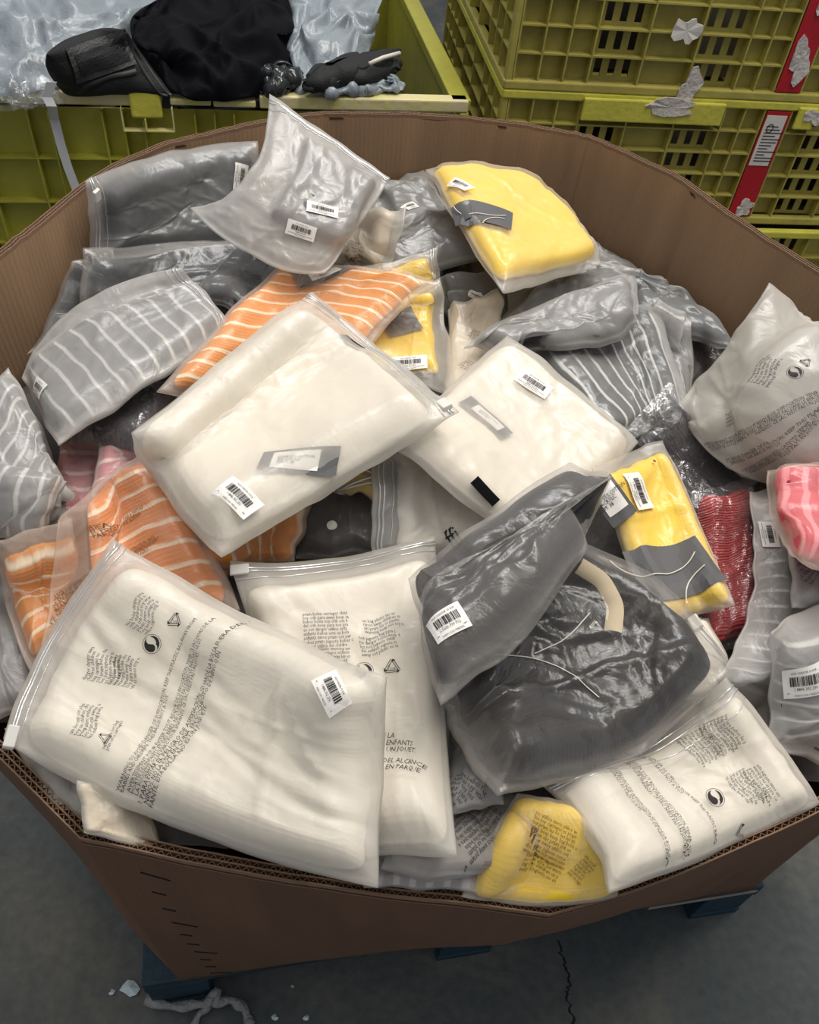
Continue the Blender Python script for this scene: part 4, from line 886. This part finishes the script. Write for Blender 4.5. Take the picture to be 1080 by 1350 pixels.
text('W4', para(6, 20, 1), (190, 808), (60, -95), .0050, bend=.003); text('W4', para(8, 17, 2), (137, 878), (28, -95), .0050, bend=.002); text('W4', para(6, 17, 3), (165, 884), (28, -95), .0050, bend=.002)
text('W4', para(5, 20, 4), (115, 950), (50, -95), .0050, bend=.002); text('W4', para(2, 20, 5), (148, 970), (50, -95), .0045)
greendot('W4', (201, 849), (95, -25), .0088); recycle('W4', (232, 817), (95, 10), .0088); recycle('W4', (138, 975), (50, -95), .007)
sticker('W4', (438, 914), (30, 62), .034, .022, 3)
text('W5', para(9, 26, 6), (432, 830), (100, -3), .0052); text('W5', para(5, 26, 7), (433, 866), (100, -3), .0050); text('W5', para(4, 22, 8), (505, 822), (100, -22), .0052, bend=.002); text('W5', para(5, 22, 9), (502, 848), (100, -20), .0052, bend=.002)
greendot('W5', (480, 885), (100, -10), .0088); recycle('W5', (517, 880), (100, -6), .010)
text('W5', 'UEDE LA\nES DE ENFANTS\nN PAS UN JOUET.', (519, 980), (100, 0), .0072, M_ink, sp=.95); text('W5', 'FUERA DEL ALCANCE\nNIÑO O EN PARQUE', (518, 1008), (100, 0), .0072, M_ink, sp=.95)
d6 = (120, 150)
text('W6', FR, (867, 1050), (108, 140), .0047, M_inkgrey, bend=.005); text('W6', ES, (842, 1062), (100, 140), .0047, M_inkgrey, bend=.005); text('W6', EN, (893, 1038), (108, 140), .0047, M_inkgrey, bend=.005)
text('W6', para(8, 20, 11), (925, 985), (55, 85), .0050, bend=.002); text('W6', para(8, 20, 12), (952, 970), (50, 85), .0050, bend=.002); text('W6', para(6, 20, 13), (985, 1040), (65, 80), .0048, bend=.002); text('W6', para(5, 22, 14), (1005, 1035), (60, 85), .0048)
greendot('W6', (943, 1052), (95, 30), .0088); recycle('W6', (977, 1096), (95, -10), .008)
text('orangeP', ES, (110, 770), (180, -118), .0062, M_inkbrown); text('orangeP', FR, (92, 800), (180, -130), .0055, M_inkbrown); text('orangeP', 'ATENCIÓN: PARA EVITAR\nEL PELIGRO DE ASFIXIA\nPARQUE', (165, 690), (100, -55), .0062, M_inkbrown); text('orangeP', 'AVERTISSEMENT\nPELIGRO', (195, 722), (100, -55), .0062, M_inkbrown)
text('standR', para(6, 20, 15), (1010, 487), (60, -90), .006, bend=.002); greendot('standR', (1048, 491), (95, -10), .0088); recycle('standR', (1062, 478), (80, 60), .008)
text('standR', EN, (1020, 585), (170, -70), .0060, bend=.004); text('standR', FR, (1022, 600), (170, -75), .0052, bend=.004); text('standR', FR, (1020, 552), (150, -60), .0058, bend=.006); text('standR', para(4, 16, 16), (965, 548), (60, -70), .0055)
text('prR', para(7, 22, 17), (1062, 745), (45, -90), .0055)
text('botgrey2', para(6, 18, 18), (612, 1045), (60, 50), .006); text('botgrey', para(8, 18, 19), (617, 1100), (-70, 65), .006); text('botgrey', para(5, 14, 20), (640, 1075), (-50, 65), .006)
text('yellowB', para(9, 26, 21), (728, 1110), (100, 52), .0050, M_inkbrown); text('yellowB', para(4, 22, 22), (712, 1140), (100, 55), .0052, M_inkbrown); text('yellowB', para(7, 12, 23), (768, 1147), (60, 60), .0042, M_inkbrown)
text('cream1', para(6, 16, 24), (468, 330), (60, 22), .0060, M_inkbrown); text('cream2', para(5, 16, 25), (632, 445), (60, 32), .006, M_inkbrown); text('cream2', para(5, 18, 26), (622, 485), (60, 40), .006, M_inkbrown)
text('W3', 'ffi', (596, 708), (50, -35), .03, M_ink)
text('slateprint', para(6, 20, 27), (333, 368), (60, 16), .0060, M_ink); greendot('slateprint', (302, 408), (60, 10), .009)
sticker('W1', (314, 657), (52, 46), .046, .026, 1); sticker('W2', (703, 507), (56, 36), .046, .026, 2); sticker('backL', (317, 234), (-4, 38), .040, .022, 4)
sticker('tall', (425, 277), (42, 10), .044, .018, 5); sticker('tall', (397, 304), (42, 14), .040, .020, 6); sticker('yellow2', (539, 480), (50, -4), .050, .024, 7)
sticker('stripeL', (54, 512), (38, 42), .044, .020, 8); sticker('darkA', (590, 820), (40, -22), .032, .026, 9); sticker('yellowR', (840, 648), (18, 52), .046, .030, 10)
sticker('yellowT', (607, 244), (40, 14), .044, .020, 11); sticker('rollR', (1062, 899), (60, -8), .042, .030, 12); sticker('darkM', (629, 392), (38, 16), .030, .014, 13); sticker('backM2', (541, 272), (50, -16), .038, .016, 14); sticker('stripeR', (1014, 706), (10, 50), .04, .02, 15)
card('W1', (396, 612), (80, 3), .080, .034, lab=(.048, .025, -.004, 0)); card('W1', (462, 458), (34, 24), .034, .015, M_black)
card('W2', (640, 552), (70, 56), .068, .028, lab=(.042, .018, .002, 0)); card('W2', (637, 650), (45, 50), .034, .014, M_black, onto='film', lift=.001)
card('yellowT', (642, 287), (56, 14), .074, .060, strings=2, lift=.0045); card('yellowT', (610, 284), (14, 50), .046, .030, lift=.0040); card('yellowR', (888, 757), (96, -26), .086, .078, strings=2); card('yellowR', (804, 661), (50, -34), .036, .052, lab=(.028, .034, .0, .003))
card('orangeM', (428, 364), (60, -22), .100, .026, lab=(.05, .014, .0, 0)); card('yellow2', (528, 428), (40, -10), .05, .05); 
card('tall', (395, 268), (70, 36), .05, .04, M_grayhard); card('tall', (470, 222), (30, 16), .02, .012, M_black)
recycle('darkB', (785, 826), (80, 20), .008, M_string); 
card('pinkR', (1041, 638), (10, 0), .0045, .0045, M_inkred, onto='film', name='punch_hole'); card('yellowR', (862, 611), (10, 0), .0035, .0035, M_inkred, onto='film', name='punch_hole')
# cream strap and the card strings of the dark garment
def ribbon_on(key, pts, w, name, mat, onto='garment', lift=.004):
    B_ = BAGS[key]; G_ = B_.gtop if onto == 'garment' else B_.P; pj = proj(G_); v = []; f = []
    pts = [np.array(p, float) for p in pts]; cs = []
    for i in range(len(pts) - 1):
        for k in range(8): cs.append(pts[i] + (pts[i + 1] - pts[i]) * k / 8)
    cs.append(pts[-1]); cs = np.array(cs)
    for _ in range(6): cs[1:-1] = (cs[:-2] + 2 * cs[1:-1] + cs[2:]) / 4
    C3 = []; N3 = []
    for p in cs:
        d_ = ((pj - p) ** 2).sum(-1); wgt = np.exp(-d_ / 40.); wgt /= wgt.sum() + 1e-12; C3.append((G_ * wgt[..., None]).sum((0, 1))); N3.append((B_.n * wgt[..., None]).sum((0, 1)))
    C3 = np.array(C3); N3 = np.array(N3); t = np.gradient(C3, axis=0); t /= np.linalg.norm(t, axis=1)[:, None]; b = np.cross(N3, t)
    for i in range(len(C3)):
        for q in (-1, -.5, .5, 1): v.append(C3[i] + b[i] * w / 2 * q + N3[i] * (lift + (.12 * w * (abs(q) < .9) if w > .003 else 0)))
    return mesh(name, v, gfaces(len(C3), 4), mat, B_.root, True, loc=B_.loc)
ribbon_on('darkB', [(762, 745), (795, 765), (812, 800), (808, 835)], .017, 'cream_strap', pb('cream_webbing', (200, 184, 156), .8))
ribbon_on('darkB', [(622, 862), (700, 866), (745, 882), (790, 920)], .0010, 'tag_string', M_string, 'film', .001); ribbon_on('darkB', [(705, 862), (745, 845), (778, 808)], .0010, 'tag_string', M_string, 'film', .001)
# snap button of the charcoal bag
flat(BAGS['gap2'], 'snap_button', (rrect(.011, .011, .0055), [tuple(range(20))]), (438, 693), (10, 0), M_slider, lift=.0015)

# ================================================================ things in the lime bin
def lump(name, label, cat, c, m, mat, z, seed, amp=.03, fr=5., dome=.05, group=None, wob=8, thick=.03):
    px = coons(c, m) + wob * np.stack([perlin(S_ * 4, T_ * 4, seed), perlin(S_ * 4 + 7, T_ * 4, seed + 1)], -1)
    d = raydir(px); zf = (1 - S_) * (1 - T_) * z[0] + S_ * (1 - T_) * z[1] + S_ * T_ * z[2] + (1 - S_) * T_ * z[3]; k = (zf - CZ) / d[..., 2]
    P = np.stack([d[..., 0] * k, d[..., 1] * k, zf], -1); n = normals(P, 5)
    L1 = np.linalg.norm(np.diff(P, axis=0), axis=-1).sum(0).mean(); L2 = np.linalg.norm(np.diff(P, axis=1), axis=-1).sum(1).mean()
    pr = (16 * S_ * (1 - S_) * T_ * (1 - T_)) ** .5; X = S_ * L1; Y = T_ * L2
    h = pr * dome + np.clip(pr * 3, 0, 1) * amp * (crumple(X * fr, Y * fr, seed + 5, 3) - .4)
    tp = P + n * h[..., None]; bt = P - n * (thick * pr + .001)[..., None]
    nn = NG * NG; f = gfaces(NG, NG).tolist() + gfaces(NG, NG, nn, True).tolist(); I = np.arange(nn).reshape(NG, NG); rim = list(I[0, :]) + list(I[1:, -1]) + list(I[-1, -2::-1]) + list(I[-2:0:-1, 0])
    for a in range(len(rim)): b = rim[(a + 1) % len(rim)]; f.append((rim[a], b, b + nn, rim[a] + nn))
    loc = P.mean((0, 1)); loc[2] = P[..., 2].min()
    v = np.concatenate([tp.reshape(-1, 3), bt.reshape(-1, 3)])
    o = mesh(name, v, f, mat, None, True, uv=np.tile(np.stack([X.ravel(), Y.ravel()], 1), (2, 1)), loc=loc); o.location = tuple(map(float, loc)); tag(o, label, cat, group)
    return o, tp, n
hx_, hy_ = np.meshgrid(np.linspace(.04, 1.26, 60), np.linspace(.04, 1.2, 56), indexing='ij')
hz_ = .74 - .22 * np.clip((hx_ - .85) / .3, 0, 1) + .04 * (crumple(hx_ * 5, hy_ * 5, 100) - .4)
o = mesh('clothes_heap', np.stack([hx_, hy_, hz_], -1).reshape(-1, 3), gfaces(60, 56), pb('dim_heap', (60, 62, 66), .6, var=.6, bump=.5, bs=12), smooth=True)
o.location = (BL_[0], BL_[1], 0); o.rotation_euler = (0, 0, bz); tag(o, 'dim dark clothes filling the lime bin beneath its parcels', 'clothes', kind='stuff')
lump('mailer_bag', 'large pale silver mailer bag in the left of the lime bin', 'mailer bag', [(-80, -40), (215, -60), (205, 60), (-70, 134)], (None, None, (90, 110), None), M_silver, (.90, .90, .82, .80), 101, .05, 5, .06)
lump('mailer_bag', 'pale silver mailer bag right of the black cloth in the lime bin', 'mailer bag', [(375, -40), (515, -40), (475, 110), (388, 122)], (None, None, None, None), M_silver, (.92, .92, .80, .80), 102, .04, 6, .04)
lump('clear_wrap', 'crumpled clear wrap at the left end of the lime bin', 'wrap', [(-40, 95), (75, 105), (85, 136), (-40, 138)], (None,) * 4, FM['clear'], (.83, .83, .80, .80), 103, .03, 9, .02)
lump('black_garment', 'draped black cloth in the middle of the lime bin', 'garment', [(180, 20), (380, -20), (392, 94), (235, 122)], ((270, -20), (388, 40), (310, 130), (180, 70)), M_black, (.90, .92, .80, .80), 104, .055, 7, .06)
lump('clear_wrap', 'dark glossy wrap strip between black cloth and right silver mailer', 'wrap', [(345, 92), (392, 90), (400, 118), (350, 126)], (None,) * 4, pb('dark_gloss_wrap', (44, 48, 50), .15, bump=.5, bs=20), (.84, .84, .8, .8), 105, .02, 9, .02)
lump('black_bag', 'slim black case right of the black cloth in the lime bin', 'case', [(405, 100), (527, 66), (528, 92), (398, 118)], (None,) * 4, M_blackbag, (.85, .86, .84, .82), 106, .006, 6, .03)
lump('clear_wrap', 'small pale plastic wrap in front of the slim black case', 'wrap', [(430, 114), (520, 102), (532, 118), (425, 122)], (None,) * 4, M_silver, (.82, .82, .81, .81), 107, .02, 10, .015)
ps = [at(x, y, z) for x, y, z in ((487, 84, .875), (505, 76, .88), (527, 70, .875))]
# black pouch with flap, pocket and piping
o_, tp, n_ = lump('black_pouch', 'black zipped camera pouch standing in the left of the lime bin', 'pouch', [(62, 72), (165, 40), (228, 126), (88, 124)], ((112, 46), (190, 75), None, (66, 100)), M_blackbag, (.92, .94, .80, .80), 108, .006, 5, .045, wob=1)
class PB_: pass
q = PB_(); q.P = tp; q.gtop = tp; q.n = n_; q.px = proj(tp); q.root = o_; q.loc = np.array(o_.location); BAGS['pouch'] = q
BAGS['pouch'].gtop = tp
flat(q, 'pocket_panel', gridrect(.15, .075), (133, 74), (80, -28), pb('nylon_panel', (54, 56, 57), .55, bump=.3, bs=200), lift=.004, smooth=9)
flat(q, 'pocket_panel', gridrect(.125, .045), (135, 76), (80, -28), M_blackbag, lift=.008, smooth=9)
ribbon_on('pouch', [(100, 122), (135, 105), (180, 94)], .012, 'zip_flap', M_blackpiping, 'film', .003)
ribbon_on('pouch', [(170, 62), (196, 105), (222, 142)], .008, 'side_piping', M_blackpiping, 'film', .003); ribbon_on('pouch', [(180, 60), (206, 105), (232, 142)], .006, 'side_piping', M_blackpiping, 'film', .003)
# white strap hanging over the bin front
sp = [at(68, 108, .86), at(62, 128, .825), at(68, 140, .808)]
Mw = bin_.matrix_world.copy() if False else Matrix.Translation(Vector((BL_[0], BL_[1], 0))) @ Matrix.Rotation(bz, 4, 'Z')
def on_bin_front(px, py, w=-.012):
    d = raydir(np.array([px, py])); nv = np.array([math.sin(bz), -math.cos(bz), 0]); p0 = np.array([BR[0], BR[1], 0]) - nv * w
    t = (p0 - np.array([0, 0, CZ])).dot(nv) / d.dot(nv); return np.array([0, 0, CZ]) + d * t
sp += [on_bin_front(72, 158), on_bin_front(80, 190), on_bin_front(90, 222), on_bin_front(104, 258)]
v = []; wd = np.array([math.cos(bz), math.sin(bz), 0]) * .011; nv = np.array([math.sin(bz), -math.cos(bz), 0]) * .0012
for p in sp: v += [p - wd + nv, p + wd + nv, p + wd - nv, p - wd - nv]
f = []
for i in range(len(sp) - 1):
    for k in range(4): f.append((4 * i + k, 4 * i + 4 + k, 4 * i + 4 + (k + 1) % 4, 4 * i + (k + 1) % 4))
f += [(0, 1, 2, 3), (4 * len(sp) - 1, 4 * len(sp) - 2, 4 * len(sp) - 3, 4 * len(sp) - 4)]
tag(mesh('packing_strap', v, f, M_strap), 'white plastic packing strap hanging over the lime bin front', 'strap')
# slim case strap
mbx = MB(); mbx.tube(ps, .005, 6); o = mbx.build('case_trim', M_string, bpy.data.objects['black_bag'], True, loc=np.array(bpy.data.objects['black_bag'].location))
# ---------------------------------------------------------------- knotted stretch film on the floor by the pallet
kn = empty('stretch_film', at(280, 1322, .02), 'knotted clear stretch film hanging from the pallet onto the floor', 'stretch film')
kl = np.array(kn.location)
def strand(pts, r, nm):
    C = []; P_ = [at(*p) for p in pts]
    for i in range(len(P_) - 1):
        for k in range(6): C.append(P_[i] + (P_[i + 1] - P_[i]) * k / 6 + np.random.RandomState(i * 7 + k).uniform(-.0015, .0015, 3))
    C.append(P_[-1]); C = np.array(C)
    for _ in range(2): C[1:-1] = (C[:-2] + 2 * C[1:-1] + C[2:]) / 4
    MB().tube(list(C), [r * (1 + .22 * math.sin(i * .8)) for i in range(len(C))], 8).build(nm, M_film_knot, kn, True, loc=kl)
M_film_knot = pb('bunched_stretch_film', (150, 154, 156), .25, var=.5, vs=60, bump=.8, bs=120)
strand([(192, 1318, .03), (225, 1328, .03), (258, 1324, .035), (278, 1322, .035)], .008, 'film_strand'); strand([(280, 1322, .035), (305, 1318, .03), (322, 1328, .02), (330, 1352, .01)], .008, 'film_strand')
strand([(276, 1325, .03), (262, 1338, .02), (252, 1362, .006)], .006, 'film_strand'); strand([(272, 1326, .04), (280, 1310, .05), (288, 1306, .05), (284, 1325, .035)], .007, 'film_knot')
for i, (x, y, s) in enumerate([(172, 1303, .016), (148, 1308, .006), (362, 1341, .006), (404, 1341, .006), (386, 1300, .003)]):
    p = at(x, y, .004); vs = []; 
    r_ = random.Random(i); nv_ = 9
    for k in range(nv_): a = 2 * math.pi * k / nv_; q_ = s * r_.uniform(.5, 1); vs.append((p[0] + q_ * math.cos(a) * 1.2, p[1] + q_ * math.sin(a), .002 + r_.uniform(0, s * .5)))
    vs.append((p[0], p[1], .003 + s * .6)); o = mesh('plastic_scrap', vs, [(k, (k + 1) % nv_, nv_) for k in range(nv_)] + [tuple(range(nv_))[::-1]], pb('pale_scrap_%d' % i, (196, 214, 220), .2), loc=(p[0], p[1], .002)); o.location = (p[0], p[1], .002)
    tag(o, ['glinting scrap of plastic on the floor left of the pallet corner', 'tiny pale scrap at the floor left of the glinting one', 'tiny pale scrap on the floor right of the knotted film', 'tiny pale scrap farther right on the floor in front of the box', 'pale speck on the floor just under the box edge'][i], 'scrap', 'plastic scraps on the floor')
print('TRIS', sum(len(m.polygons) * 2 for m in bpy.data.meshes))
